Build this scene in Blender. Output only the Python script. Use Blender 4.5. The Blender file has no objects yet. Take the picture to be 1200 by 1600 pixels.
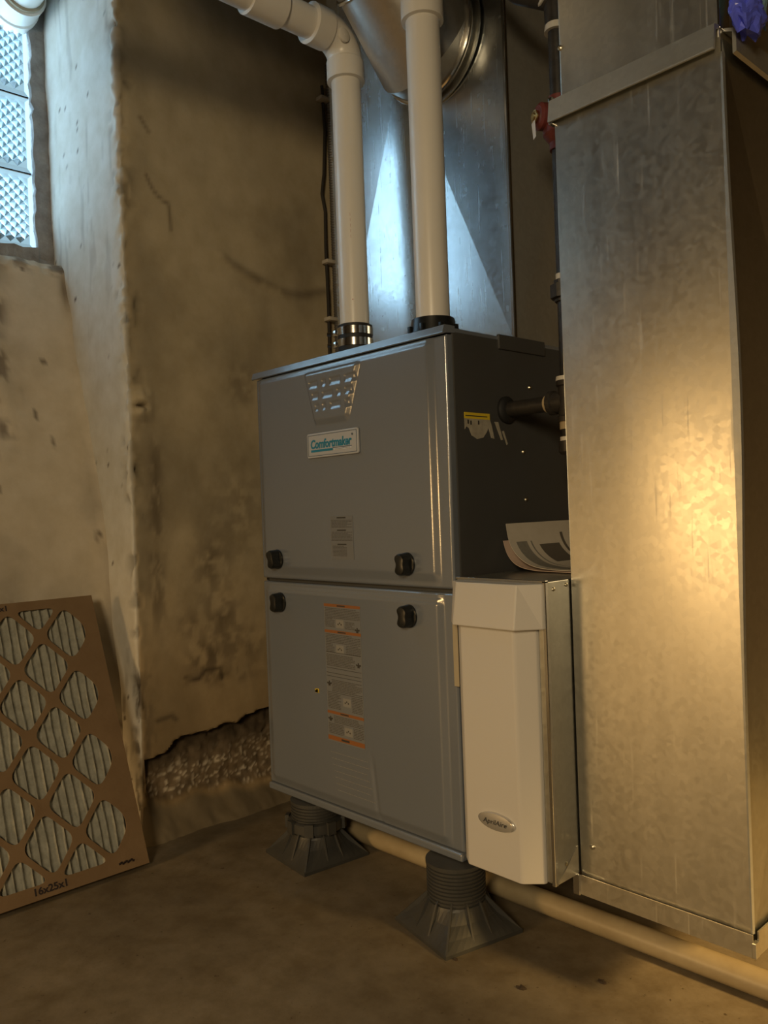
import bpy, bmesh, math, random
import numpy as np
from mathutils import Vector, Matrix

random.seed(7); np.random.seed(7)
SC = bpy.context.scene
COL = SC.collection
FLOOR = -0.12          # world origin: front right bottom corner of the furnace; X along its front, Y into depth

# ------------------------------------------------------------------ camera
YAW, PITCH, ROLL = 0.82453753, -0.00293151, -0.03630480
CAM = Vector((0.92479571, -1.0087867, 0.59073885)); FPX = 1282.18
fw = Vector((-math.sin(YAW)*math.cos(PITCH), math.cos(YAW)*math.cos(PITCH), math.sin(PITCH)))
r0 = Vector((math.cos(YAW), math.sin(YAW), 0)); u0 = r0.cross(fw)
rt = math.cos(ROLL)*r0 + math.sin(ROLL)*u0
up = -math.sin(ROLL)*r0 + math.cos(ROLL)*u0
cd = bpy.data.cameras.new('camera'); co = bpy.data.objects.new('camera', cd); COL.objects.link(co)
co.matrix_world = Matrix(((rt.x, up.x, -fw.x, CAM.x), (rt.y, up.y, -fw.y, CAM.y), (rt.z, up.z, -fw.z, CAM.z), (0, 0, 0, 1)))
cd.sensor_fit = 'HORIZONTAL'; cd.sensor_width = 36; cd.lens = 36*FPX/1200; cd.clip_start = 0.01
SC.camera = co

# ------------------------------------------------------------------ world, lamps, exposure
w = bpy.data.worlds.new('world'); SC.world = w; w.use_nodes = True
w.node_tree.nodes['Background'].inputs[0].default_value = (0.55, 0.75, 1.0, 1)
w.node_tree.nodes['Background'].inputs[1].default_value = 0.6
WINDOW_LIGHT = 4.9
def spot(name, loc, aim, power, color, size, blend, radius):
    d = bpy.data.lights.new(name, 'SPOT'); d.energy = power; d.color = color
    d.spot_size = math.radians(size); d.spot_blend = blend; d.shadow_soft_size = radius
    o = bpy.data.objects.new(name, d); COL.objects.link(o); o.location = loc
    o.rotation_euler = (Vector(aim)-Vector(loc)).to_track_quat('-Z', 'Y').to_euler()
    return o
spot('shaded_lamp', (1.50, -2.25, 1.20), (-0.3, -0.3, 0.05), 110, (1.0, 0.77, 0.46), 104, 0.9, 0.28)
spot('low_fill_spot', (-0.60, -2.75, 0.60), (-0.30, -1.75, -0.12), 86, (1.0, 0.62, 0.25), 88, 0.7, 0.24)  # unseen spot, added so the return duct front picks up a warm reflection
def bulb(name, loc, power, color, radius):
    d = bpy.data.lights.new(name, 'POINT'); d.energy = power; d.color = color; d.shadow_soft_size = radius
    o = bpy.data.objects.new(name, d); COL.objects.link(o); o.location = loc
spot('far_fill_spot', (1.95, 0.35, 0.75), (0.70, 0.60, -0.12), 330, (1.0, 0.63, 0.22), 56, 0.9, 0.10)  # unseen spot, added to turn the right side of the return duct gold
vs = SC.view_settings
SC.display_settings.display_device = 'sRGB'
vs.view_transform = 'Standard'; vs.look = 'None'; vs.exposure = 0.0; vs.gamma = 1.0; vs.use_curve_mapping = False

# ------------------------------------------------------------------ materials
def rgb(h):
    return tuple(h)+(1.0,)
def mat(name, base, rough=0.5, metal=0.0, var=None, vscale=8, vdetail=5, bump=0.0, bscale=40, spec=0.5,
        rvar=0.0, attr=None, stretch=None, coat=0.0, bvor=False):
    m = bpy.data.materials.new(name); m.use_nodes = True
    n, l = m.node_tree.nodes, m.node_tree.links
    b = n['Principled BSDF']; b.inputs['Roughness'].default_value = rough; b.inputs['Metallic'].default_value = metal
    b.inputs['Base Color'].default_value = rgb(base); b.inputs['Specular IOR Level'].default_value = spec
    if coat: b.inputs['Coat Weight'].default_value = coat; b.inputs['Coat Roughness'].default_value = 0.15
    tc = n.new('ShaderNodeTexCoord'); mp = n.new('ShaderNodeMapping'); l.new(tc.outputs['Object'], mp.inputs[0])
    if stretch: mp.inputs['Scale'].default_value = stretch
    src = None
    if attr:
        a = n.new('ShaderNodeAttribute'); a.attribute_name = attr; src = a.outputs['Color']
    if var:
        no = n.new('ShaderNodeTexNoise'); no.inputs['Scale'].default_value = vscale; no.inputs['Detail'].default_value = vdetail
        no.inputs['Roughness'].default_value = 0.62
        l.new(mp.outputs[0], no.inputs['Vector'])
        cr = n.new('ShaderNodeValToRGB'); cr.color_ramp.elements[0].position = 0.33; cr.color_ramp.elements[1].position = 0.67
        l.new(no.outputs['Fac'], cr.inputs[0])
        if src is None:
            cr.color_ramp.elements[0].color = rgb(base); cr.color_ramp.elements[1].color = rgb(var); src = cr.outputs[0]
        else:
            cr.color_ramp.elements[0].color = rgb(var); cr.color_ramp.elements[1].color = (1, 1, 1, 1)
            mx = n.new('ShaderNodeMix'); mx.data_type = 'RGBA'; mx.blend_type = 'MULTIPLY'; mx.inputs[0].default_value = 1
            l.new(src, mx.inputs[6]); l.new(cr.outputs[0], mx.inputs[7]); src = mx.outputs[2]
        if rvar:
            mr = n.new('ShaderNodeMapRange'); mr.inputs[3].default_value = rough-rvar; mr.inputs[4].default_value = rough+rvar
            l.new(no.outputs['Fac'], mr.inputs[0]); l.new(mr.outputs[0], b.inputs['Roughness'])
    if src is not None: l.new(src, b.inputs['Base Color'])
    if bump:
        if bvor:
            nb = n.new('ShaderNodeTexVoronoi'); nb.inputs['Scale'].default_value = bscale; out = nb.outputs['Distance']
        else:
            nb = n.new('ShaderNodeTexNoise'); nb.inputs['Scale'].default_value = bscale; nb.inputs['Detail'].default_value = 6; out = nb.outputs['Fac']
        l.new(mp.outputs[0], nb.inputs['Vector'])
        bp = n.new('ShaderNodeBump'); bp.inputs['Strength'].default_value = bump; bp.inputs['Distance'].default_value = 0.004
        l.new(out, bp.inputs['Height']); l.new(bp.outputs[0], b.inputs['Normal'])
    return m

def galv(name, base=(0.50, 0.50, 0.47), rough=0.3, streak=True, metal=1.0):
    """galvanised sheet: voronoi spangle in tone and roughness, faint vertical rolling marks"""
    m = bpy.data.materials.new(name); m.use_nodes = True
    n, l = m.node_tree.nodes, m.node_tree.links
    b = n['Principled BSDF']; b.inputs['Metallic'].default_value = metal
    tc = n.new('ShaderNodeTexCoord')
    v = n.new('ShaderNodeTexVoronoi'); v.inputs['Scale'].default_value = 130; l.new(tc.outputs['Object'], v.inputs['Vector'])
    hs = n.new('ShaderNodeSeparateColor'); l.new(v.outputs['Color'], hs.inputs[0])
    no = n.new('ShaderNodeTexNoise'); no.inputs['Scale'].default_value = 5; no.inputs['Detail'].default_value = 6
    mp = n.new('ShaderNodeMapping'); mp.inputs['Scale'].default_value = (5, 5, 0.5) if streak else (1, 1, 1)
    l.new(tc.outputs['Object'], mp.inputs[0]); l.new(mp.outputs[0], no.inputs['Vector'])
    a = n.new('ShaderNodeMath'); a.operation = 'MULTIPLY_ADD'; a.inputs[1].default_value = 0.05; a.inputs[2].default_value = rough-0.055
    l.new(hs.outputs[0], a.inputs[0])
    a2 = n.new('ShaderNodeMath'); a2.operation = 'MULTIPLY_ADD'; a2.inputs[1].default_value = 0.07; l.new(no.outputs['Fac'], a2.inputs[0]); l.new(a.outputs[0], a2.inputs[2])
    ns = n.new('ShaderNodeTexNoise'); ns.inputs['Scale'].default_value = 1.0; ns.inputs['Detail'].default_value = 4
    ms = n.new('ShaderNodeMapping'); ms.inputs['Scale'].default_value = (210, 210, 7) if streak else (30, 30, 30); l.new(tc.outputs['Object'], ms.inputs[0]); l.new(ms.outputs[0], ns.inputs['Vector'])
    rs = n.new('ShaderNodeMapRange'); rs.inputs[1].default_value = 0.62; rs.inputs[2].default_value = 0.80; rs.inputs[4].default_value = 0.16; l.new(ns.outputs['Fac'], rs.inputs[0])
    a3 = n.new('ShaderNodeMath'); l.new(a2.outputs[0], a3.inputs[0]); l.new(rs.outputs[0], a3.inputs[1])
    l.new(a3.outputs[0], b.inputs['Roughness'])
    cr = n.new('ShaderNodeValToRGB'); cr.color_ramp.elements[0].position = 0.2; cr.color_ramp.elements[1].position = 0.8
    cr.color_ramp.elements[0].color = rgb([c*0.93 for c in base]); cr.color_ramp.elements[1].color = rgb([min(1, c*1.06) for c in base])
    ad = n.new('ShaderNodeMath'); ad.operation = 'MULTIPLY_ADD'; ad.inputs[1].default_value = 0.35; l.new(hs.outputs[1], ad.inputs[0])
    m2 = n.new('ShaderNodeMath'); m2.operation = 'MULTIPLY'; m2.inputs[1].default_value = 0.65; l.new(no.outputs['Fac'], m2.inputs[0]); l.new(m2.outputs[0], ad.inputs[2])
    l.new(ad.outputs[0], cr.inputs[0]); l.new(cr.outputs[0], b.inputs['Base Color'])
    bp = n.new('ShaderNodeBump'); bp.inputs['Strength'].default_value = 0.011; bp.inputs['Distance'].default_value = 0.002
    n2 = n.new('ShaderNodeTexNoise'); n2.inputs['Scale'].default_value = 9; n2.inputs['Detail'].default_value = 2
    l.new(tc.outputs['Object'], n2.inputs['Vector']); l.new(n2.outputs['Fac'], bp.inputs['Height']); l.new(bp.outputs[0], b.inputs['Normal'])
    return m

M = {}
M['wall'] = mat('plaster', (0.5, 0.45, 0.35), 0.85, attr='tint', var=(0.86, 0.84, 0.79), vscale=16, vdetail=9, bump=0.10, bscale=60, spec=0.25)
M['wallplain'] = mat('old_plaster', (0.46, 0.37, 0.25), 0.9, var=(0.36, 0.28, 0.18), vscale=3, bump=0.2, spec=0.2)
M['ceil'] = mat('dark_ceiling', (0.13, 0.10, 0.07), 0.9, var=(0.09, 0.07, 0.05), vscale=4, spec=0.2)
M['mortar'] = mat('mortar', (0.34, 0.33, 0.32), 0.9, var=(0.20, 0.19, 0.185), vscale=22, bump=0.6, bscale=60, spec=0.2)
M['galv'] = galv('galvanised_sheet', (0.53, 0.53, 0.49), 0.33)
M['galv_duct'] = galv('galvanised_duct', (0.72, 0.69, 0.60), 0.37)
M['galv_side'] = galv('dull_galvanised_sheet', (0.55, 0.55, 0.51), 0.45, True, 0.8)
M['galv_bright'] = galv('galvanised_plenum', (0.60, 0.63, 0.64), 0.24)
M['galv_round'] = galv('galvanised_pipe', (0.50, 0.48, 0.44), 0.38, False)
M['steel'] = mat('polished_steel', (0.62, 0.61, 0.58), 0.16, 1.0)
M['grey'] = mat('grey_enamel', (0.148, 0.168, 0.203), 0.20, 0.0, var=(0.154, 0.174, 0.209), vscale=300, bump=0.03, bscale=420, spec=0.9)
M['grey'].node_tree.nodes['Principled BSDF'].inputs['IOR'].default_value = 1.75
M['greyshade'] = mat('shaded_grey_casing', (0.065, 0.066, 0.066), 0.42, 0.0, var=(0.062, 0.06, 0.057), vscale=9, bump=0.04, bscale=300, spec=0.4)  # casing grey darkened: the shade on the furnace side is put into the colour
M['black'] = mat('black_plastic', (0.010, 0.011, 0.011), 0.33)
M['rubber'] = mat('black_rubber', (0.012, 0.012, 0.012), 0.6)
M['iron'] = mat('black_iron', (0.030, 0.027, 0.024), 0.42, 0.3, var=(0.05, 0.043, 0.036), vscale=60, bump=0.2, bscale=120)
M['tape'] = mat('thread_tape', (0.62, 0.58, 0.50), 0.6)
M['dope'] = mat('thread_compound', (0.40, 0.31, 0.18), 0.6)
M['red'] = mat('red_paint', (0.17, 0.032, 0.024), 0.5, var=(0.12, 0.027, 0.02), vscale=70)
M['brass'] = mat('brass', (0.65, 0.47, 0.20), 0.3, 1.0)
M['white'] = mat('white_paper', (0.75, 0.75, 0.77), 0.7)
M['pvc'] = mat('white_pvc', (0.74, 0.71, 0.65), 0.30, var=(0.77, 0.74, 0.685), vscale=12, bump=0.02, bscale=30)
M['pvcmark'] = mat('pipe_print', (0.42, 0.12, 0.10), 0.5)
M['creampipe'] = mat('cream_pipe', (0.40, 0.325, 0.20), 0.42, var=(0.32, 0.25, 0.145), vscale=14)
M['cover'] = mat('white_moulded_plastic', (0.54, 0.52, 0.49), 0.45, bump=0.05, bscale=500)
M['badge'] = mat('silver_badge', (0.66, 0.65, 0.63), 0.25, 0.7)
M['plate'] = mat('pale_plate', (0.45, 0.46, 0.48), 0.4)
M['navy'] = mat('navy_print', (0.03, 0.07, 0.12), 0.5)
M['teal'] = mat('teal_print', (0.012, 0.20, 0.32), 0.45)
M['darkprint'] = mat('dark_print', (0.035, 0.033, 0.03), 0.6)
M['midprint'] = mat('text_print', (0.075, 0.072, 0.068), 0.6)
M['paleprint'] = mat('pale_print', (0.23, 0.228, 0.22), 0.6)
M['labelgrey'] = mat('label_film', (0.168, 0.176, 0.188), 0.45)
M['labelgrey2'] = mat('clear_label_film', (0.168, 0.178, 0.192), 0.36)
M['orange'] = mat('orange_print', (0.26, 0.10, 0.03), 0.5)
M['yellow'] = mat('yellow_print', (0.72, 0.52, 0.03), 0.5)
M['torn'] = mat('torn_label_paper', (0.42, 0.38, 0.30), 0.8, var=(0.30, 0.27, 0.21), vscale=60)
M['sticker'] = mat('cream_sticker', (0.38, 0.325, 0.225), 0.6)
M['stand'] = mat('dark_grey_plastic', (0.040, 0.040, 0.038), 0.45, var=(0.055, 0.054, 0.05), vscale=20)
M['card'] = mat('filter_cardboard', (0.215, 0.138, 0.070), 0.8, var=(0.18, 0.112, 0.054), vscale=14, bump=0.08, bscale=200)
M['media'] = mat('pleated_media', (0.36, 0.355, 0.30), 0.95, var=(0.27, 0.265, 0.22), vscale=60, bump=0.5, bscale=160, spec=0.1)
M['marker'] = mat('marker_ink', (0.02, 0.012, 0.012), 0.6)
M['paper'] = mat('newsprint', (0.60, 0.54, 0.45), 0.8, var=(0.56, 0.50, 0.41), vscale=40)
M['paperpink'] = mat('pink_leaflet', (0.58, 0.44, 0.35), 0.8)
M['inkgrey'] = mat('grey_ink', (0.20, 0.19, 0.165), 0.7, var=(0.25, 0.235, 0.20), vscale=150)
M['inkdark'] = mat('dark_ink', (0.12, 0.105, 0.085), 0.7)
M['cable'] = mat('dark_cable', (0.03, 0.025, 0.02), 0.6)
M['conduit'] = mat('steel_conduit', (0.20, 0.19, 0.175), 0.45, 0.6)
M['clip'] = mat('pale_clip', (0.55, 0.50, 0.42), 0.6)
M['leaf'] = mat('dry_scrap', (0.045, 0.03, 0.018), 0.9)
M['screw'] = mat('plated_screw', (0.55, 0.50, 0.38), 0.3, 1.0)
M['wood'] = mat('window_board', (0.14, 0.125, 0.105), 0.85, var=(0.09, 0.08, 0.065), vscale=18, stretch=(1, 1, 6), bump=0.3)

def floor_mat():
    m = mat('concrete', (0.22, 0.17, 0.11), 0.62, spec=0.35)
    n, l = m.node_tree.nodes, m.node_tree.links; b = n['Principled BSDF']
    tc = n.new('ShaderNodeTexCoord')
    def noise(s, d, r=0.6):
        x = n.new('ShaderNodeTexNoise'); x.inputs['Scale'].default_value = s; x.inputs['Detail'].default_value = d; x.inputs['Roughness'].default_value = r
        l.new(tc.outputs['Object'], x.inputs['Vector']); return x
    a = noise(2.6, 6); c = noise(16, 8, 0.7); sp = noise(70, 3)
    r1 = n.new('ShaderNodeValToRGB'); e = r1.color_ramp.elements
    e[0].position = 0.34; e[0].color = rgb((0.135, 0.108, 0.072)); e[1].position = 0.66; e[1].color = rgb((0.235, 0.193, 0.132))
    l.new(a.outputs['Fac'], r1.inputs[0])
    r2 = n.new('ShaderNodeValToRGB'); e = r2.color_ramp.elements
    e[0].position = 0.36; e[0].color = rgb((0.70, 0.66, 0.58)); e[1].position = 0.62; e[1].color = (1, 1, 1, 1)
    l.new(c.outputs['Fac'], r2.inputs[0])
    r3 = n.new('ShaderNodeValToRGB'); e = r3.color_ramp.elements
    e[0].position = 0.27; e[0].color = rgb((0.45, 0.40, 0.33)); e[1].position = 0.33; e[1].color = (1, 1, 1, 1)
    l.new(sp.outputs['Fac'], r3.inputs[0])
    prev = r1.outputs[0]
    for o in (r2, r3):
        x = n.new('ShaderNodeMix'); x.data_type = 'RGBA'; x.blend_type = 'MULTIPLY'; x.inputs[0].default_value = 1
        l.new(prev, x.inputs[6]); l.new(o.outputs[0], x.inputs[7]); prev = x.outputs[2]
    l.new(prev, b.inputs['Base Color'])
    bp = n.new('ShaderNodeBump'); bp.inputs['Strength'].default_value = 0.25; bp.inputs['Distance'].default_value = 0.004
    l.new(c.outputs['Fac'], bp.inputs['Height']); l.new(bp.outputs[0], b.inputs['Normal'])
    return m
M['floor'] = floor_mat()

def glass_block_mat():
    """daylit prismatic glass: the block glows with daylight, brighter on the facets that lean up to the sky"""
    m = bpy.data.materials.new('prismatic_glass'); m.use_nodes = True
    n, l = m.node_tree.nodes, m.node_tree.links; b = n['Principled BSDF']
    b.inputs['Base Color'].default_value = (0.25, 0.33, 0.36, 1); b.inputs['Roughness'].default_value = 0.08
    g = n.new('ShaderNodeNewGeometry'); sx = n.new('ShaderNodeSeparateXYZ'); l.new(g.outputs['True Normal'], sx.inputs[0])
    cr = n.new('ShaderNodeValToRGB'); e = cr.color_ramp.elements          # prisms throw the skylight sideways into the room and along the reveal
    mr = n.new('ShaderNodeMapRange'); mr.inputs[1].default_value = -0.65; mr.inputs[2].default_value = 0.65; l.new(sx.outputs['Y'], mr.inputs[0])
    e[0].position = 0.0; e[0].color = (0.045, 0.05, 0.05, 1); e[1].position = 1.0; e[1].color = (1.0, 1.0, 1.0, 1)
    x = e.new(0.5); x.color = (0.11, 0.115, 0.11, 1)
    l.new(mr.outputs[0], cr.inputs[0])
    mz = n.new('ShaderNodeMath'); mz.operation = 'MULTIPLY_ADD'; mz.inputs[1].default_value = 1.6; mz.inputs[2].default_value = 1.0; l.new(sx.outputs['Z'], mz.inputs[0])
    mx = n.new('ShaderNodeMath'); mx.operation = 'MULTIPLY'; mx.inputs[1].default_value = WINDOW_LIGHT; l.new(mz.outputs[0], mx.inputs[0])
    tn = n.new('ShaderNodeMix'); tn.data_type = 'RGBA'; tn.blend_type = 'MULTIPLY'; tn.inputs[0].default_value = 1; tn.inputs[7].default_value = (0.47, 0.76, 1.0, 1)
    l.new(cr.outputs[0], tn.inputs[6]); l.new(tn.outputs[2], b.inputs['Emission Color']); l.new(mx.outputs[0], b.inputs['Emission Strength'])
    return m
M['glass'] = glass_block_mat()
def bag_mat(name, col, tr):
    m = mat(name, col, 0.18); b = m.node_tree.nodes['Principled BSDF']; b.inputs['Transmission Weight'].default_value = tr; b.inputs['IOR'].default_value = 1.3
    return m
M['bagblue'] = bag_mat('blue_film', (0.14, 0.18, 1.0), 0.1)
M['bagclear'] = bag_mat('clear_blue_film', (0.35, 0.60, 0.75), 0.3)

# ------------------------------------------------------------------ mesh helpers
ORG = {}                         # world position of every root/part origin
def wpos(o):
    p = Vector((0, 0, 0))
    while o is not None: p += o.location; o = o.parent
    return p
class MB:
    def __init__(s): s.v, s.f, s.m, s.sm, s.tint = [], [], [], [], None
    def add(s, verts, faces, mi=0, smooth=False):
        k = len(s.v); s.v += [tuple(map(float, v)) for v in verts]
        for f in faces: s.f.append(tuple(int(i)+k for i in f)); s.m.append(mi); s.sm.append(smooth)
        return s
    def bm(s, b, mi=0, smooth=False):
        b.verts.index_update(); s.add([v.co for v in b.verts], [[v.index for v in f.verts] for f in b.faces], mi, smooth); b.free(); return s
    def box(s, lo, hi, bev=0.0, mi=0, seg=2):
        b = bmesh.new(); bmesh.ops.create_cube(b, size=1)
        lo, hi = Vector(lo), Vector(hi)
        for v in b.verts: v.co = Vector((lo[i]+(v.co[i]+.5)*(hi[i]-lo[i]) for i in range(3)))
        if bev: bmesh.ops.bevel(b, geom=b.edges[:], offset=bev, segments=seg, profile=0.5, affect='EDGES')
        return s.bm(b, mi)
    def prism(s, pts, axis, a, b_, mi=0, bev=0.0):
        """polygon pts (2D) extruded along axis from a to b_"""
        def P(p, t):
            return {0: (t, p[0], p[1]), 1: (p[0], t, p[1]), 2: (p[0], p[1], t)}[axis]
        b = bmesh.new(); lo = [b.verts.new(P(p, a)) for p in pts]; hi = [b.verts.new(P(p, b_)) for p in pts]
        n = len(pts); b.faces.new(lo); b.faces.new(hi[::-1])
        for i in range(n): b.faces.new((lo[(i+1) % n], lo[i], hi[i], hi[(i+1) % n]))
        bmesh.ops.recalc_face_normals(b, faces=b.faces[:])
        if bev: bmesh.ops.bevel(b, geom=b.edges[:], offset=bev, segments=2, profile=0.5, affect='EDGES')
        return s.bm(b, mi)
    def lathe(s, org, ax, prof, seg=32, mi=0, smooth=True):
        """prof: list of (distance along axis, radius); zero radius closes"""
        ax = Vector(ax).normalized(); e1 = ax.orthogonal().normalized(); e2 = ax.cross(e1); org = Vector(org)
        V, F = [], []
        for t, r in prof:
            for k in range(seg):
                a = 2*math.pi*k/seg; V.append(org+ax*t+e1*(r*math.cos(a))+e2*(r*math.sin(a)))
        for i in range(len(prof)-1):
            for k in range(seg):
                k2 = (k+1) % seg; F.append((i*seg+k, i*seg+k2, (i+1)*seg+k2, (i+1)*seg+k))
        F.append(tuple(range(seg-1, -1, -1))); L = (len(prof)-1)*seg; F.append(tuple(L+k for k in range(seg)))
        return s.add(V, F, mi, smooth)
    def tube(s, path, r, seg=20, mi=0, smooth=True):
        """r: number or list; parallel-transport frames"""
        path = [Vector(p) for p in path]; n = len(path); R = r if isinstance(r, (list, tuple)) else [r]*n
        T = [(path[min(i+1, n-1)]-path[max(i-1, 0)]).normalized() for i in range(n)]
        e = T[0].orthogonal().normalized(); V, F = [], []
        for i in range(n):
            e = (e-T[i]*e.dot(T[i])).normalized(); g = T[i].cross(e)
            for k in range(seg):
                a = 2*math.pi*k/seg; V.append(path[i]+e*(R[i]*math.cos(a))+g*(R[i]*math.sin(a)))
        for i in range(n-1):
            for k in range(seg):
                k2 = (k+1) % seg; F.append((i*seg+k, i*seg+k2, (i+1)*seg+k2, (i+1)*seg+k))
        F.append(tuple(range(seg-1, -1, -1))); F.append(tuple((n-1)*seg+k for k in range(seg)))
        return s.add(V, F, mi, smooth)
    def torus(s, c, ax, R, r, seg=40, rs=10, mi=0):
        ax = Vector(ax).normalized(); e1 = ax.orthogonal().normalized(); e2 = ax.cross(e1); c = Vector(c); V, F = [], []
        for i in range(seg):
            a = 2*math.pi*i/seg; d = e1*math.cos(a)+e2*math.sin(a)
            for k in range(rs):
                t = 2*math.pi*k/rs; V.append(c+d*(R+r*math.cos(t))+ax*(r*math.sin(t)))
        for i in range(seg):
            for k in range(rs):
                i2, k2 = (i+1) % seg, (k+1) % rs; F.append((i*rs+k, i2*rs+k, i2*rs+k2, i*rs+k2))
        return s.add(V, F, mi, True)
    def build(s, name, mats, parent=None, origin=None, sharp=35):
        if not isinstance(mats, (list, tuple)): mats = [mats]
        me = bpy.data.meshes.new(name)
        V = np.array(s.v, dtype=float)
        pw = wpos(parent) if parent is not None else Vector((0, 0, 0))
        if origin is None: origin = pw if parent is not None else Vector(((V[:, 0].min()+V[:, 0].max())/2, (V[:, 1].min()+V[:, 1].max())/2, V[:, 2].min()))
        origin = Vector(origin); V = V-np.array(origin)
        me.from_pydata(V.tolist(), [], s.f); me.update()
        for x in mats: me.materials.append(x)
        me.polygons.foreach_set('material_index', s.m); me.polygons.foreach_set('use_smooth', s.sm)
        if any(s.sm):
            try: me.set_sharp_from_angle(angle=math.radians(sharp))
            except Exception: pass
        o = bpy.data.objects.new(name, me); COL.objects.link(o)
        if parent is not None: o.parent = parent
        o.location = origin-pw
        return o
def pieces(name, m, parent, mbs, **k):
    """like small pieces, each an object of its own"""
    return [b.build(name, m, parent, **k) for b in mbs]
def tag(o, label=None, cat=None, group=None, kind=None):
    if label: o['label'] = label
    if cat: o['category'] = cat
    if group: o['group'] = group
    if kind: o['kind'] = kind
    return o
def thing(name, loc, label, cat, group=None):
    o = bpy.data.objects.new(name, None); COL.objects.link(o); o.location = loc; o.empty_display_size = 0.05
    return tag(o, label, cat, group)
def text_mesh(body, size, shear=0.0, bold=0.0, extr=0.0004):
    c = bpy.data.curves.new('txt', 'FONT'); c.body = body; c.size = size; c.shear = shear; c.offset = bold; c.extrude = extr
    c.align_x = 'CENTER'; c.align_y = 'CENTER'; c.resolution_u = 3
    o = bpy.data.objects.new('txt', c); COL.objects.link(o)
    dg = bpy.context.evaluated_depsgraph_get(); me = o.evaluated_get(dg).to_mesh()
    V = [v.co.copy() for v in me.vertices]; F = [tuple(p.vertices) for p in me.polygons]
    o.evaluated_get(dg).to_mesh_clear(); bpy.data.objects.remove(o); bpy.data.curves.remove(c)
    return V, F
def put_text(mb, body, size, org, ex, ey, en, width=None, mi=0, **k):
    V, F = text_mesh(body, size, **k)
    if width:
        xs = [v.x for v in V]; sx = width/(max(xs)-min(xs)); mid = (max(xs)+min(xs))/2
    else: sx, mid = 1, 0
    org, ex, ey, en = Vector(org), Vector(ex), Vector(ey), Vector(en)
    mb.add([org+ex*((v.x-mid)*sx)+ey*v.y+en*v.z for v in V], F, mi)
def hash2(i, j, s):
    x = np.sin(i*127.1+j*311.7+s*74.7)*43758.5453
    return x-np.floor(x)
def vnoise(x, y, s=0):
    i, j = np.floor(x), np.floor(y); u, v = x-i, y-j; u = u*u*(3-2*u); v = v*v*(3-2*v)
    return (hash2(i, j, s)*(1-u)+hash2(i+1, j, s)*u)*(1-v)+(hash2(i, j+1, s)*(1-u)+hash2(i+1, j+1, s)*u)*v
def fbm(x, y, o=4, s=0):
    t, a, n = 0, 0.5, 0
    for k in range(o): t = t+a*vnoise(x*2**k, y*2**k, s+k*3.1); n += a; a *= 0.5
    return t/n
def sstep(a, b, x):
    t = np.clip((x-a)/(b-a), 0, 1); return t*t*(3-2*t)
def grid_faces(n, m):
    i = np.arange((n-1)*(m-1)); r, c = i//(m-1), i % (m-1); a = r*m+c
    return np.stack([a, a+m, a+m+1, a+1], 1).tolist()
def set_tint(o, col):
    a = o.data.attributes.new('tint', 'FLOAT_COLOR', 'POINT')
    a.data.foreach_set('color', np.concatenate([col, np.ones((len(col), 1))], 1).astype(np.float32).ravel())

# ------------------------------------------------------------------ the room
XW, YJ, XG, ZC = -0.80, -0.18, -1.20, 2.12       # main wall face, jamb face, window plane, ceiling
mb = MB(); mb.box((-1.5, -3.5, FLOOR-0.1), (3.2, 1.4, FLOOR))
tag(mb.build('floor', M['floor']), 'dirty brown concrete basement floor', kind='structure')
mb = MB(); mb.box((-1.5, -3.5, ZC), (3.2, 1.4, ZC+0.1)); tag(mb.build('ceiling', M['ceil']), kind='structure')
mb = MB(); mb.box((-1.5, 1.25, FLOOR), (3.2, 1.4, ZC)); tag(mb.build('wall_back', M['wallplain']), kind='structure')
mb = MB(); mb.box((-1.5, -3.5, FLOOR), (3.2, -3.4, ZC)); tag(mb.build('wall_front', M['wallplain']), kind='structure')
mb = MB(); mb.box((3.1, -3.4, FLOOR), (3.2, 1.25, ZC)); tag(mb.build('wall_right', M['wallplain']), kind='structure')

# left wall: deep jamb + main face as one displaced sheet, following a rounded corner
def gauss(y, z, cy, cz, sy, sz): return np.exp(-((y-cy)/sy)**2-((z-cz)/sz)**2)
zs = np.concatenate([np.arange(FLOOR-0.02, 0.14, 0.005), np.arange(0.14, ZC+0.03, 0.0085)])
s_j = np.linspace(-0.42, -0.012, 50); s_m = np.concatenate([np.arange(0.012, 0.36, 0.0055), np.arange(0.36, 0.66, 0.009), np.linspace(0.66, 1.44, 20)])
path = [(XW+s, YJ, 0.0, -1.0) for s in s_j]
for a in np.linspace(0.15, 0.85, 4)*math.pi/2: path.append((XW-0.012+0.012*math.sin(a), YJ+0.012-0.012*math.cos(a), math.sin(a), -math.cos(a)))
path += [(XW, YJ+s, 1.0, 0.0) for s in s_m]
sp = np.concatenate([s_j, np.linspace(-0.008, 0.008, 4), s_m])
P = np.array(path); S, Z = np.meshgrid(sp, zs, indexing='ij')
X0, Y0 = np.repeat(P[:, :1], len(zs), 1), np.repeat(P[:, 1:2], len(zs), 1)
NX, NY = np.repeat(P[:, 2:3], len(zs), 1), np.repeat(P[:, 3:4], len(zs), 1)
Ym = YJ+S                                                   # Y on the main face
main = (S > 0)*1.0
d = (fbm(S*5+3, Z*5, 3, 1)-0.5)*0.016+(fbm(S*38, Z*20+2, 3, 5)-0.5)*0.0012
edge = np.exp(-(S/0.022)**2)
d += edge*((fbm(S*5+9, Z*18, 3, 9)-0.5)*0.020+(fbm(S*60, Z*70, 3, 11)-0.55)*0.022*sstep(0.5, 0.7, Z))
chip = sstep(0.66, 0.76, fbm(S*30+4, Z*30, 2, 21))*np.exp(-(S/0.035)**2)
d -= chip*0.006
# plaster lump with a hole on the corner
d += main*gauss(Ym, Z, -0.150, 0.85, 0.026, 0.034)*0.020*(0.45+1.1*fbm(S*70, Z*70, 3, 31)) - main*gauss(Ym, Z, -0.150, 0.845, 0.014, 0.006)*0.03
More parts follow.
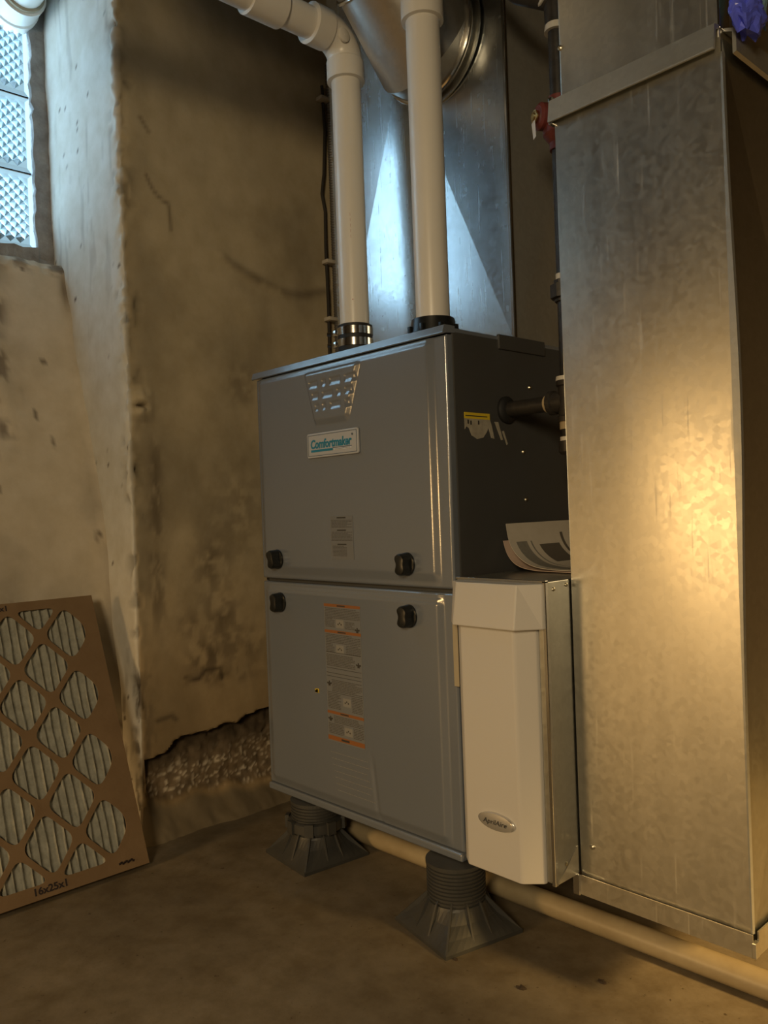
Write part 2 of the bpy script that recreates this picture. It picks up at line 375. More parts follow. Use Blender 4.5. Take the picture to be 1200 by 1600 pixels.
# soft trowel ridges
ridge1 = main*np.exp(-((Z-(1.212-0.05*np.sin((Ym-0.1)*9)))/0.012)**2)*sstep(0.02, 0.12, Ym)
d += ridge1*0.006
# broken plaster at the base: ragged top lip, rubble behind it
topz = np.interp(Ym, [-0.18, -0.17, -0.12, -0.095, -0.003, 0.073, 0.142, 0.30, 0.6], [0.03, 0.048, 0.055, 0.075, 0.085, 0.092, 0.104, 0.12, 0.12])+(fbm(Ym*28, Ym*3+0*Z, 3, 41)-0.5)*0.022
botz = np.interp(Ym, [-0.18, -0.12, -0.05, 0.03, 0.155, 0.6], [-0.025, -0.052, -0.05, -0.058, -0.075, -0.08])+(fbm(Ym*22, 0*Z+7, 3, 43)-0.5)*0.02
inside = main*sstep(0.0, 0.006, topz-Z)*sstep(-0.004, 0.012, Z-botz)*sstep(0.008, 0.016, S)
tt = np.clip((topz-Z)/np.maximum(topz-botz, 0.01), 0, 1)
stones = vnoise(S*95, Z*110, 51); stones2 = vnoise(S*210, Z*230, 52)
d -= inside*(0.036*(1-0.8*tt)-0.007*(stones-0.4)-0.006*(stones2-0.5)-0.012*(fbm(S*22, Z*24, 3, 55)-0.5))
d += main*sstep(botz+0.03, FLOOR-0.01, Z)**1.6*(0.040+0.035*fbm(S*9, Z*9, 4, 57)+0.012*fbm(S*45, Z*40, 3, 58))+(1-main)*sstep(0.0, FLOOR, Z)*0.004
d += main*np.exp(-((Z-botz)/0.008)**2)*(fbm(S*30, Z*30, 2, 61)-0.3)*0.012*sstep(0.0, 0.02, S)
X = X0+NX*d; Y = Y0+NY*d
# tint: white-ish paint on the jamb, tanned and stained on the main face
paint = np.array([0.70, 0.68, 0.62]); tan = np.array([0.53, 0.445, 0.30]); dark = np.array([0.16, 0.115, 0.07])
mixm = sstep(-0.002, 0.012, S)[..., None]
c = paint*(1-mixm)+tan*mixm
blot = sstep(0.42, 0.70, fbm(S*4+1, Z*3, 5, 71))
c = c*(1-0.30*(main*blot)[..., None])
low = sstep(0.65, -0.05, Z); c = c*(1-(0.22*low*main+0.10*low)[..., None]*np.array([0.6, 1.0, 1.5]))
st = np.zeros_like(S)
sp1 = fbm(S*60, Z*26, 4, 81)
st += main*0.65*np.exp(-((Ym-(-0.118-0.02*(0.75-Z)))/0.020)**2)*sstep(0.28, 0.42, Z)*sstep(0.82, 0.70, Z)*sstep(0.35, 0.62, sp1)
for cy, cz, sy, sz, k in [(0.017, 0.478, 0.05, 0.07, 0.55), (0.047, 0.352, 0.05, 0.05, 0.65), (-0.01, 0.252, 0.05, 0.05, 0.75), (0.126, 0.915, 0.05, 0.06, 0.45),
                          (0.06, 0.20, 0.10, 0.018, 0.45), (0.1, 0.60, 0.08, 0.12, 0.35), (-0.05, 0.34, 0.03, 0.03, 0.5), (0.10, 0.27, 0.07, 0.05, 0.5)]:
    st += main*k*gauss(Ym, Z, cy, cz, sy, sz)*sstep(0.30, 0.66, fbm(S*48, Z*48, 4, 83))
st += 0.85*np.exp(-((S+0.004)/0.035)**2)*sstep(0.34, 0.15, Z)*sstep(0.45, 0.65, fbm(S*90, Z*26, 3, 85))
st += (1-main)*0.6*sstep(0.38, 0.1, Z)*sstep(0.52, 0.68, fbm(S*60, Z*18, 3, 86))
st += (1-main)*0.9*sstep(0.86, 0.89, fbm(S*90, Z*60, 2, 87))+(1-main)*0.22*sstep(0.64, 0.78, fbm(S*50, Z*7, 3, 88))*sstep(0.9, 1.3, Z)
st += main*0.5*ridge1*sstep(0.3, 0.6, fbm(S*20, Z*20, 3, 89))
def crack(pts, wd, k):
    g = np.zeros_like(S)
    for (a, b), (c2, d2) in zip(pts[:-1], pts[1:]):
        L = (c2-a)**2+(d2-b)**2; t = np.clip(((Ym-a)*(c2-a)+(Z-b)*(d2-b))/L, 0, 1)
        g = np.maximum(g, np.exp(-(((Ym-a-t*(c2-a))**2+(Z-b-t*(d2-b))**2)/wd**2)))
    return main*k*g
st += crack([(-0.115, 1.375), (-0.100, 1.345), (-0.085, 1.330), (-0.06, 1.318), (-0.055, 1.26)], 0.0045, 0.6)
st += crack([(-0.062, 0.215), (-0.03, 0.207), (-0.01, 0.222), (0.032, 0.225), (0.035, 0.199)], 0.005, 0.55)
st += crack([(-0.125, 1.50), (-0.105, 1.475)], 0.005, 0.5)+crack([(-0.135, 0.13), (-0.10, 0.135), (-0.09, 0.125)], 0.006, 0.7)
st += main*0.95*gauss(Ym, Z, -0.150, 0.846, 0.014, 0.006)+main*0.4*gauss(Ym, Z, -0.150, 0.815, 0.03, 0.007)
c = c*(1-np.clip(st, 0, 0.93)[..., None])+dark*np.clip(st, 0, 0.93)[..., None]*0.6
rub = np.array([0.20, 0.145, 0.088])*(0.35+0.9*fbm(S*50, Z*55, 4, 56)[..., None])+sstep(0.62, 0.82, stones2)[..., None]*np.array([0.33, 0.30, 0.24])*sstep(0.25, 0.6, tt)[..., None]
rub = rub*(0.5+0.8*sstep(0.1, 0.6, tt))[..., None]  # shade of the overhanging lip painted into the top of the rubble
c = c*(1-inside[..., None])+rub*inside[..., None]
c = c*(1-(chip*0.45)[..., None])*(1+0.35*main*gauss(Ym, Z, -0.148, 0.86, 0.035, 0.04)*(1-np.clip(st, 0, 1)))[..., None]
below = main*sstep(botz+0.005, botz-0.02, Z)
c = c*(1-below[..., None])+np.array([0.235, 0.185, 0.115])*below[..., None]*(0.75+0.5*fbm(S*14, Z*20, 4, 91))[..., None]
mb = MB(); mb.add(np.stack([X, Y, Z], -1).reshape(-1, 3), grid_faces(*S.shape), 0, True)
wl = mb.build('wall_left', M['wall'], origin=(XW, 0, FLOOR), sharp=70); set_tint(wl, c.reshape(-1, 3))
tag(wl, 'stained peeling plaster wall with deep window reveal and broken base', kind='structure')

# battered wall under the window and the wall further along
ys = np.concatenate([np.linspace(-0.165, -0.75, 75), np.linspace(-0.8, -3.4, 40)])
prof = [(-1.235, 1.243), (-1.17, 1.241), (-1.142, 1.237), (-1.128, 1.222), (-1.118, 1.19), (-1.06, 0.98), (-1.005, 0.78), (-0.965, 0.62), (-0.935, 0.41), (-0.905, 0.15), (-0.885, FLOOR-0.02)]
tq = np.linspace(0, len(prof)-1, 160); pa = np.array(prof)
px, pz = np.interp(tq, range(len(prof)), pa[:, 0]), np.interp(tq, range(len(prof)), pa[:, 1])
Yg, Xg = np.meshgrid(ys, px, indexing='ij'); Zg = np.repeat(pz[None], len(ys), 0)
arc = sstep(-0.215, -0.165, Yg)
dd = (fbm(Yg*7, Zg*7, 3, 101)-0.5)*0.014+(fbm(Yg*40, Zg*40, 3, 103)-0.5)*0.001
dd += arc*0.012*sstep(1.1, 0.8, Zg)
lip = np.exp(-((Zg-1.228)/0.022)**2); dd += lip*(fbm(Yg*35, Zg*20, 3, 105)-0.5)*0.030
peel = sstep(0.50, 0.58, fbm(Yg*26, Zg*18, 3, 107))*gauss(Yg, Zg, -0.378, 0.90, 0.035, 0.12); peel += sstep(0.55, 0.6, fbm(Yg*30, Zg*30, 3, 108))*gauss(Yg, Zg, -0.37, 1.10, 0.03, 0.04)
peel = np.clip(peel*2.2, 0, 1); dd -= peel*0.005
Xg2 = Xg+dd; Zg2 = Zg+lip*(fbm(Yg*28, Yg*3, 3, 109)-0.5)*0.012
cc = np.ones(Yg.shape+(3,))*np.array([0.63, 0.56, 0.45])
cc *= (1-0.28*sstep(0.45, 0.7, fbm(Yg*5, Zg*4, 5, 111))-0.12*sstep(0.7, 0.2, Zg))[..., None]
s2 = 0.8*sstep(0.86, 0.90, fbm(Yg*60, Zg*34, 2, 113))+0.75*lip*sstep(0.5, 0.62, fbm(Yg*45, Zg*45, 3, 114))+0.75*peel*sstep(0.4, 0.6, fbm(Yg*30, Zg*26, 2, 115))
s2 += 0.8*gauss(Yg, Zg, -0.185, 1.17, 0.012, 0.05)+0.35*arc*sstep(0.4, 0.6, fbm(Yg*40, Zg*10, 3, 116))*sstep(1.2, 0.8, Zg)
s2 = np.clip(s2, 0, 0.9)[..., None]
cc = cc*(1-s2)+np.array([0.15, 0.12, 0.095])*s2
mb = MB(); mb.add(np.stack([Xg2, Yg, Zg2], -1).reshape(-1, 3), [f[::-1] for f in grid_faces(*Yg.shape)], 0, True)
wu = mb.build('wall_window', M['wall'], origin=(-1.0, -1, FLOOR), sharp=70); set_tint(wu, cc.reshape(-1, 3))
tag(wu, 'battered pale plaster wall below the glass block window', kind='structure')
Y0w_ = -0.222-4*0.1945
# masonry closing the opening beyond the window
mb = MB(); mb.box((-1.5, -3.4, 1.2), (-1.205, Y0w_-0.03, ZC)); mb.box((-1.5, -3.4, FLOOR), (-1.2, YJ, 1.2))
tag(mb.build('wall_outer', M['wallplain']), kind='structure')

# window: mortar frame with prismatic glass blocks, board above it with the pipe
win = bpy.data.objects.new('window_1', None); COL.objects.link(win); win.location = (XG, -0.7, 1.24); tag(win, 'glass block window with crumbling mortar surround high in the left wall', kind='structure')
BW, BH, J = 0.190, 0.190, 0.0045; Y1, Zb = -0.222, 1.285; NCOL, NROW = 4, 3
Y0w = Y1-NCOL*(BW+J)
def rough_box(lo, hi, n=26, amp=0.006, sd=0):
    b = bmesh.new(); bmesh.ops.create_cube(b, size=1); lo, hi = Vector(lo), Vector(hi)
    for v in b.verts: v.co = Vector((lo[i]+(v.co[i]+.5)*(hi[i]-lo[i]) for i in range(3)))
    L = max(range(3), key=lambda i: hi[i]-lo[i])
    es = [e for e in b.edges if abs((e.verts[0].co-e.verts[1].co)[L]) > 1e-4]
    bmesh.ops.subdivide_edges(b, edges=es, cuts=n)
    rnd = random.Random(sd)
    for v in b.verts:
        v.co += Vector((rnd.uniform(-amp, amp)*0.6, rnd.uniform(-amp, amp) if L != 1 else 0, rnd.uniform(-amp, amp) if L != 2 else 0))
    return b
mb = MB()
mb.bm(rough_box((XG-0.06, Y1+0.002, 1.23), (XG+0.012, YJ+0.012, 1.93), 40, 0.004, 1))
mb.bm(rough_box((XG-0.06, Y0w-0.04, 1.22), (XG+0.016, Y1+0.004, 1.2835), 40, 0.003, 2))
mb.bm(rough_box((XG-0.06, Y0w-0.045, 1.23), (XG+0.012, Y0w-0.001, 1.93), 40, 0.004, 3))
mb.build('window_frame', M['mortar'], win)
mb = MB(); mb.box((XG-0.06, Y0w-0.04, Zb+NROW*(BH+J)+0.002), (XG-0.002, Y1+0.01, ZC), 0.003); mb.build('head_board', M['wood'], win)
mb = MB()
for i in range(1, NCOL): mb.box((XG-0.05, Y1-i*(BW+J), Zb), (XG-0.008, Y1-i*(BW+J)+J, Zb+NROW*(BH+J)))
for j in range(1, NROW): mb.box((XG-0.05, Y0w, Zb+j*(BH+J)-J), (XG-0.008, Y1, Zb+j*(BH+J)))
mb.build('mortar_joint', M['mortar'], win)
def block_mesh():
    """one glass block: plain rim, pressed field of diamond prisms"""
    V, F = [], []; h = 0.5*BW; rim = 0.011; n = 15; dp = 0.0155
    q = h-rim
    V += [(-0.05, a, b) for a, b in ((-h, -h), (h, -h), (h, h), (-h, h))]+[(0, a, b) for a, b in ((-h, -h), (h, -h), (h, h), (-h, h))]+[(0.0015, a, b) for a, b in ((-q, -q), (q, -q), (q, q), (-q, q))]
    for k in range(4):
        k2 = (k+1) % 4; F.append((k, k2, 4+k2, 4+k)); F.append((4+k, 4+k2, 8+k2, 8+k))
    k0 = len(V)
    for i in range(n):
        for j in range(n):
            edge = i in (0, n-1) or j in (0, n-1)
            V.append((0.0015+(dp if (i+j) % 2 and not edge else 0.0), -q+2*q*i/(n-1), -q+2*q*j/(n-1)))
    for i in range(n-1):
        for j in range(n-1):
            a, b, c, d = k0+i*n+j, k0+(i+1)*n+j, k0+(i+1)*n+j+1, k0+i*n+j+1
            F += [(a, b, c), (a, c, d)] if (i+j) % 2 == 0 else [(a, b, d), (b, c, d)]
    return MB().add(V, F)
proto = None
for i in range(NCOL):
    for j in range(NROW):
        cpos = Vector((XG-0.004, Y1-(i+0.5)*BW-i*J, Zb+(j+0.5)*BH+j*J))
        if proto is None:
            o = block_mesh().build('glass_block', M['glass'], win, origin=(0, 0, 0)); proto = o
        else:
            o = proto.copy(); COL.objects.link(o)
        o.parent = win; o.location = cpos-win.location

# ------------------------------------------------------------------ furnace
furn = thing('furnace', (-0.28, 0.38, 0.0), 'tall grey sheet metal furnace standing on black plastic feet in the basement corner', 'furnace')
W0, W1, D1, HT = -0.560, 0.0, 0.76, 0.886
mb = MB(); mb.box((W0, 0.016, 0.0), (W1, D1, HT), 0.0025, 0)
mb.build('cabinet', M['greyshade'], furn)
mb = MB(); mb.prism([(-0.0060, HT-0.007), (-0.0088, HT-0.0055), (-0.0084, HT-0.004), (-0.0042, HT+0.0075), (-0.0020, HT+0.0085), (0.022, HT+0.0085), (0.022, HT-0.003), (0.0, HT-0.005)], 0, W0-0.003, W1+0.001); mb.box((W0-0.002, 0.02, HT-0.002), (W1+0.0005, D1, HT+0.005), 0.001)
mb.build('top_rim', M['grey'], furn)
mb = MB(); mb.box((W0, -0.004, -0.002), (W1-0.001, 0.02, 0.013), 0.004, 0, 3); mb.build('base_rail', M['grey'], furn)
def door(name, x0, x1, z0, z1, h, res=0.0018):
    xs = np.arange(x0, x1+res/2, (x1-x0)/round((x1-x0)/res)); zz = np.arange(z0, z1+res/2, (z1-z0)/round((z1-z0)/res))
    Xd, Zd = np.meshgrid(xs, zz, indexing='ij'); H = h(Xd, Zd)
    e = np.minimum(np.minimum(Xd-x0, x1-Xd), np.minimum(Zd-z0, z1-Zd)); H = H-0.004*(1-np.sqrt(np.clip(1-(1-np.clip(e/0.004, 0, 1))**2, 0, 1)))
    n, m = Xd.shape; V = np.stack([Xd, -H, Zd], -1).reshape(-1, 3); F = grid_faces(n, m)
    mb = MB(); mb.add(V, F, 0, True)
    bd = [i*m for i in range(n)]+[(n-1)*m+j for j in range(1, m)]+[i*m+m-1 for i in range(n-2, -1, -1)]+[j for j in range(m-2, 0, -1)]
    k = len(mb.v); pts = [mb.v[b] for b in bd]; mb.add([(p[0], 0.0155, p[2]) for p in pts], [])
    nb = len(bd)
    for i in range(nb): mb.f.append((bd[i], bd[(i+1) % nb], k+(i+1) % nb, k+i)); mb.m.append(0); mb.sm.append(True)
    return mb.build(name, M['grey'], furn, sharp=60)
POCK = []
for (zb, row) in ((0.835, [(-0.359, -0.332), (-0.319, -0.307), (-0.294, -0.263), (-0.250, -0.221)]),
                  (0.812, [(-0.351, -0.331), (-0.318, -0.287), (-0.274, -0.262), (-0.250, -0.231)]),
                  (0.789, [(-0.342, -0.331), (-0.319, -0.309), (-0.295, -0.264), (-0.251, -0.239)])):
    for a, b in row: POCK.append((a, b, zb, zb+0.0135))
def ramp(a, b, x):
    """pressed bevel: straight flank, small radius at both ends"""
    t = (x-a)/(b-a); k = 0.15; t = np.clip(t, -0.5, 1.5)
    return np.where(t < 0.5, np.where(t < k, np.where(t < -k, 0, (t+k)**2/(4*k)), t), np.where(t > 1-k, np.where(t > 1+k, 1, 1-(1+k-t)**2/(4*k)), t))
def h_up(x, z):
    f = ramp(-0.550, -0.535, x)*ramp(-0.0275, -0.0415, x)
    H = 0.0060*f*(0.52+0.48*ramp(0.8735, 0.8665, z))*(0.25+0.75*ramp(0.464, 0.479, z))
    t = np.clip((0.866-z)/0.1, 0, 1); xl = -0.379+0.028*t; xr = -0.203-0.038*t
    k = np.minimum(ramp(0, 1, (x-xl)/0.008), ramp(0, 1, (xr-x-0.003)/0.0125))*(0.10+0.90*ramp(0.760, 0.772, z))*np.where(z > 0.80, ramp(0.8655, 0.8605, z)*0.5+0.5*ramp(0.8665, 0.8655, z), 1)
    H = H+0.0055*k*ramp(0.757, 0.761, z)
    for a, b, c0, c1 in POCK:
        kk = np.minimum(ramp(0, 1, (x-a+0.0015)/0.003), ramp(0, 1, (b+0.0015-x)/0.003))*np.minimum(ramp(c0-0.003, c0+0.003, z), ramp(c1, c1-0.0035, z))
        H = H-0.0022*kk
    return H
def h_lo(x, z):
    f = ramp(-0.550, -0.532, x)*ramp(-0.024, -0.038, x)*(0.4+0.3*ramp(0.4385, 0.4340, z)+0.3*ramp(0.4310, 0.4265, z))*ramp(0.018, 0.034, z)
    v = 0.0018*np.exp(-((x+0.215-(0.12-z)*0.12)/0.006)**2)*sstep(0.16, 0.10, z)
    return 0.0065*f-v
ud = door('upper_door', W0+0.002, W1-0.001, 0.4535, HT-0.007, h_up)
ld = door('lower_door', W0+0.002, W1-0.001, 0.0135, 0.4465, h_lo)
# quarter-turn knobs
def knob(cx, cz, tilt, parent, yf):
    mb = MB(); n = 40
    def outline(sc, grip):
        pts = []
        for k in range(n):
            a = 2*math.pi*k/n; x, z = 0.0185*sc*math.cos(a), 0.0205*sc*math.sin(a)
            if grip: x *= 1-0.62*math.exp(-(z/0.0115)**2) if x < 0 else 1-0.30*math.exp(-(z/0.010)**2)
            pts.append((x, z))
        return pts
    ct, st_ = math.cos(tilt), math.sin(tilt)
    layers = [(0.0, outline(1.0, False)), (0.004, outline(1.0, False)), (0.005, outline(0.96, True)), (0.019, outline(0.94, True)), (0.023, outline(0.84, True)), (0.0245, outline(0.55, True))]
    V = []
    for dep, pts in layers:
        for x, z in pts: V.append((cx+x*ct-z*st_, yf-dep, cz+x*st_+z*ct))
    F = []
    for i in range(len(layers)-1):
        for k in range(n): k2 = (k+1) % n; F.append((i*n+k, i*n+k2, (i+1)*n+k2, (i+1)*n+k))
    F.append(tuple(range((len(layers)-1)*n, len(layers)*n)))
    mb.add(V, F, 0, True)
    o = mb.build('knob', M['black'], parent, origin=(cx, yf, cz), sharp=40); o['label'] = 'black plastic quarter turn knob'
knob(-0.492, 0.495, 0.22, ud, -0.0060); knob(-0.104, 0.494, 0.0, ud, -0.0060)
knob(-0.487, 0.405, 0.0, ld, -0.0060); knob(-0.103, 0.403, 0.0, ld, -0.0060)
# name plate
yb = -0.0065
def rrect(x0, x1, z0, z1, r, n=5):
    P = []
    for cx, cz, a0 in ((x1-r, z1-r, 0), (x0+r, z1-r, 90), (x0+r, z0+r, 180), (x1-r, z0+r, 270)):
        for k in range(n+1): a = math.radians(a0+90*k/n); P.append((cx+r*math.cos(a), cz+r*math.sin(a)))
    return P
mb = MB(); mb.prism(rrect(-0.372, -0.218, 0.697, 0.745, 0.004), 1, yb, yb-0.0045, 0, 0.0012)
npl = mb.build('name_plate', M['plate'], ud); npl['label'] = 'pale rectangular name plate with teal lettering'
mb = MB(); yt = yb-0.0047
bx0, bx1, bz0, bz1, lw = -0.3685, -0.2215, 0.7005, 0.7415, 0.0009
for a, b, c0, c1 in ((bx0, bx1, bz0, bz0+lw), (bx0, bx1, bz1-lw, bz1), (bx0, bx0+lw, bz0, bz1), (bx1-lw, bx1, bz0, bz1)): mb.box((a, yt-0.0002, c0), (b, yt+0.0004, c1), 0, 1)
put_text(mb, 'Comfortmaker', 0.0235, (-0.2975, yt, 0.7225), (1, 0, 0), (0, 0, 1), (0, -1, 0), width=0.124, mi=0, shear=0.12, bold=0.00075)
put_text(mb, '®', 0.006, (-0.2335, yt, 0.7335), (1, 0, 0), (0, 0, 1), (0, -1, 0), mi=1)
mb.box((-0.359, yt-0.0003, 0.7080), (-0.292, yt+0.0004, 0.7125), 0, 0); mb.box((-0.292, yt-0.0003, 0.7120), (-0.236, yt+0.0004, 0.7132), 0, 1)
mb.box((-0.288, yt-0.0003, 0.7085), (-0.238, yt+0.0004, 0.7115), 0, 2)
for k in range(14): mb.box((-0.286+k*0.0034, yt-0.0004, 0.7092), (-0.2838+k*0.0034, yt+0.0002, 0.7107), 0, 1)
tag(mb.build('plate_print', [M['teal'], M['navy'], M['white']], npl), kind='stuff')
# printed labels
def print_lines(mb, x0, x1, z1, z0, pitch, rnd, mi, y, gap=0.0):
    z = z1
    while z > z0:
        x = x0+rnd.uniform(0, 0.002); xe = x1-rnd.uniform(0, 0.25*(x1-x0)) if rnd.random() < 0.25 else x1
        while x < xe:
            L = rnd.uniform(0.003, 0.011); e = min(x+L, xe); mb.box((x, y-0.0001, z-pitch*0.45), (e, y+0.0001, z), 0, mi); x = e+0.0012
        z -= pitch
rnd = random.Random(3)
mb = MB(); mb.box((-0.3135, yb-0.0004, 0.4985), (-0.2465, yb+0.0005, 0.5815)); il = mb.build('instruction_label', M['labelgrey'], ud); il['label'] = 'small grey instruction label of fine print'
mb = MB(); y = yb-0.0005
for z in (0.5795, 0.5555, 0.5285): mb.box((-0.293, y-0.0002, z-0.0024), (-0.267, y+0.0001, z), 0, 0)
print_lines(mb, -0.311, -0.249, 0.574, 0.560, 0.0026, rnd, 1, y); print_lines(mb, -0.311, -0.249, 0.551, 0.534, 0.0026, rnd, 1, y); print_lines(mb, -0.308, -0.266, 0.5245, 0.504, 0.0026, rnd, 1, y)
tag(mb.build('label_print', [M['darkprint'], M['midprint']], il), kind='stuff')
rnd = random.Random(4)
lx0, lx1, lz0, lz1 = -0.3425, -0.2345, 0.143, 0.4115
mb = MB(); mb.box((lx0, yb-0.0004, lz0), (lx1, yb+0.0005, lz1)); wlb = mb.build('warning_label', M['labelgrey2'], ld); wlb['label'] = 'long grey warning label with orange heading bands'
mb = MB()
for z in (0.4115, 0.3605, 0.2025, 0.1540):
    hh = 0.0055 if z > 0.16 else 0.0085
    mb.box((lx0, y-0.0001, z-hh), (lx1, y+0.0001, z), 0, 0); mb.box((lx0+0.040, y-0.0003, z-hh*0.75), (lx1-0.044, y, z-hh*0.3), 0, 2)
def icon(cx, cz, s):
    for dx in (-1, 0, 1): mb.lathe((cx+dx*s*1.1, y-0.0001, cz+(0.6*s if dx == 0 else 0)), (0, -1, 0), [(0, s*0.42), (0.0002, s*0.42)], 8, 2, False)
print_lines(mb, lx0+0.002, lx1-0.002, 0.4035, 0.384, 0.0030, rnd, 1, y); print_lines(mb, lx0+0.002, lx0+0.032, 0.383, 0.366, 0.0030, rnd, 1, y); print_lines(mb, lx0+0.062, lx1-0.018, 0.379, 0.366, 0.0030, rnd, 1, y)
print_lines(mb, lx0+0.002, lx1-0.002, 0.3525, 0.336, 0.0030, rnd, 1, y); print_lines(mb, lx0+0.002, lx0+0.028, 0.334, 0.318, 0.0030, rnd, 1, y); print_lines(mb, lx0+0.062, lx1-0.002, 0.334, 0.318, 0.0030, rnd, 1, y)
print_lines(mb, lx0+0.002, lx1-0.020, 0.313, 0.290, 0.0030, rnd, 1, y)
print_lines(mb, lx0+0.016, lx1-0.002, 0.264, 0.240, 0.0030, rnd, 1, y); print_lines(mb, lx0+0.002, lx0+0.042, 0.236, 0.207, 0.0030, rnd, 1, y); print_lines(mb, lx0+0.074, lx1-0.002, 0.236, 0.207, 0.0030, rnd, 1, y)
print_lines(mb, lx0+0.018, lx1-0.002, 0.194, 0.181, 0.0030, rnd, 1, y); print_lines(mb, lx0+0.002, lx0+0.048, 0.178, 0.158, 0.0030, rnd, 1, y); print_lines(mb, lx0+0.076, lx1-0.002, 0.178, 0.158, 0.0030, rnd, 1, y)
for cx, cz in ((lx0+0.047, 0.374), (lx0+0.045, 0.325), (lx0+0.060, 0.224), (lx0+0.062, 0.168)):
    mb.box((cx-0.011, y-0.0002, cz-0.008), (cx+0.012, y+0.0001, cz+0.008), 0, 3); icon(cx, cz-0.001, 0.0042)
for cx, cz in ((lx1-0.010, 0.366), (lx1-0.010, 0.300), (lx0+0.009, 0.256), (lx0+0.009, 0.187)): icon(cx, cz, 0.0046); mb.box((cx-0.003, y-0.0003, cz-0.005), (cx+0.003, y, cz+0.001), 0, 2)
for z in (0.317, 0.286, 0.2765, 0.270, 0.2385): mb.box((lx0+0.002, y-0.0003, z), (lx1-0.003, y, z+0.0008), 0, 2)
tag(mb.build('label_print', [M['orange'], M['midprint'], M['darkprint'], M['paleprint']], wlb), kind='stuff')
# fine pale print below the label on the bare door
mb = MB()
for k in range(7): print_lines(mb, lx0+0.004+0.003*k, lx1+0.006+0.003*k, 0.122-k*0.012, 0.1215-k*0.012, 0.0022, rnd, 0, y+0.0002)
tag(mb.build('faded_print', M['paleprint'], ld), kind='stuff')
# scratch left of the label, its golden glint painted on in yellow
mb = MB()
for k in range(7): mb.box((-0.379+rnd.uniform(-.006, .006), yb-0.0004, 0.2315+rnd.uniform(-.006, .006)), (-0.377+rnd.uniform(-.006, .006)+0.004, yb+0.0004, 0.233+rnd.uniform(-.004, .004)+0.003))
tag(mb.build('scratch_glint', M['yellow'], ld), kind='stuff')
# right-hand casing: torn yellow label, screws, grommet, top clip, edge sticker
mb = MB()
xs_ = 0.0004
mb.box((0.0002, 0.039, 0.7405), (0.0012, 0.105, 0.7510), 0, 0); mb.box((0.0003, 0.041, 0.7445), (0.0014, 0.098, 0.7462), 0, 2)
mb.prism([(0.039, 0.741), (0.039, 0.722), (0.043, 0.727), (0.050, 0.724), (0.056, 0.712), (0.070, 0.706), (0.086, 0.709), (0.096, 0.719), (0.101, 0.727), (0.108, 0.709), (0.116, 0.708), (0.110, 0.730), (0.105, 0.742)], 0, 0.0002, 0.0010, 1)
mb.prism([(0.118, 0.738), (0.135, 0.706), (0.140, 0.707), (0.128, 0.738)], 0, 0.0002, 0.0009, 1); mb.prism([(0.138, 0.722), (0.150, 0.698), (0.153, 0.700), (0.143, 0.723)], 0, 0.0002, 0.0009, 1)
for a, b in ((0.046, 0.7315), (0.053, 0.730), (0.073, 0.731)): mb.box((0.0004, a, b), (0.0013, a+0.0035, b+0.007), 0, 2)
o = mb.build('torn_label', [M['yellow'], M['torn'], M['darkprint']], furn); o['label'] = 'torn yellow and white label'
pieces('casing_screw', M['screw'], furn, [MB().lathe((0, yy, zz), (1, 0, 0), [(0, 0.0042), (0.001, 0.0042), (0.003, 0.0025), (0.0032, 0)], 12, 0, False) for yy, zz in ((0.197, 0.687), (0.223, 0.806), (0.20, 0.60), (0.145, 0.876), (0.20, 0.50))])
mb = MB(); mb.lathe((0.0, 0.151, 0.7605), (1, 0, 0), [(-0.001, 0.024), (0.005, 0.024), (0.008, 0.021), (0.010, 0.016), (0.011, 0.013)], 28); o = mb.build('pipe_grommet', M['rubber'], furn); o['label'] = 'black rubber ring round the gas pipe'
mb = MB(); mb.box((-0.002, 0.135, 0.868), (0.004, 0.270, 0.8945), 0.0015); mb.build('top_clip', M['greyshade'], furn)
mb = MB(); mb.box((0.0008, -0.0098, 0.295), (0.0116, -0.0088, 0.397)); mb.box((0.0008, -0.0090, 0.295), (0.0016, 0.004, 0.397)); o = mb.build('edge_sticker', M['sticker'], furn); o['label'] = 'narrow cream sticker'
mb = MB(); mb.box((W0-0.018, 0.022, 0.445), (W0, 0.04, 0.452), 0.002); mb.build('side_peg', M['black'], furn)
mb = MB(); mb.box((W0-0.010, 0.030, 0.474), (W0, 0.12, 0.567), 0.003); o = mb.build('side_box', M['black'], furn); o['label'] = 'black plastic box on the left side'
# black collar where the vent pipe leaves the top
PX, PY = -0.079, 0.055; TOP = HT+0.005
mb = MB(); mb.lathe((PX, PY, TOP), (0, 0, 1), [(0, 0.050), (0.006, 0.050), (0.008, 0.042), (0.024, 0.0395), (0.033, 0.0385), (0.033, 0.0310)], 40)
for k in range(8):
    a = k*math.pi/4+0.3; mb.box((PX+0.043*math.cos(a)-0.004, PY+0.043*math.sin(a)-0.004, TOP), (PX+0.043*math.cos(a)+0.004, PY+0.043*math.sin(a)+0.004, TOP+0.020), 0.001)
mb.box((PX-0.075, PY-0.02, TOP), (PX-0.035, PY+0.02, TOP+0.007), 0.002); mb.lathe((PX-0.066, PY-0.012, TOP+0.006), (0, 0, 1), [(0, 0.006), (0.006, 0.006), (0.008, 0.003)], 12)
o = mb.build('vent_collar', M['black'], furn); o['label'] = 'black plastic collar with tabs'

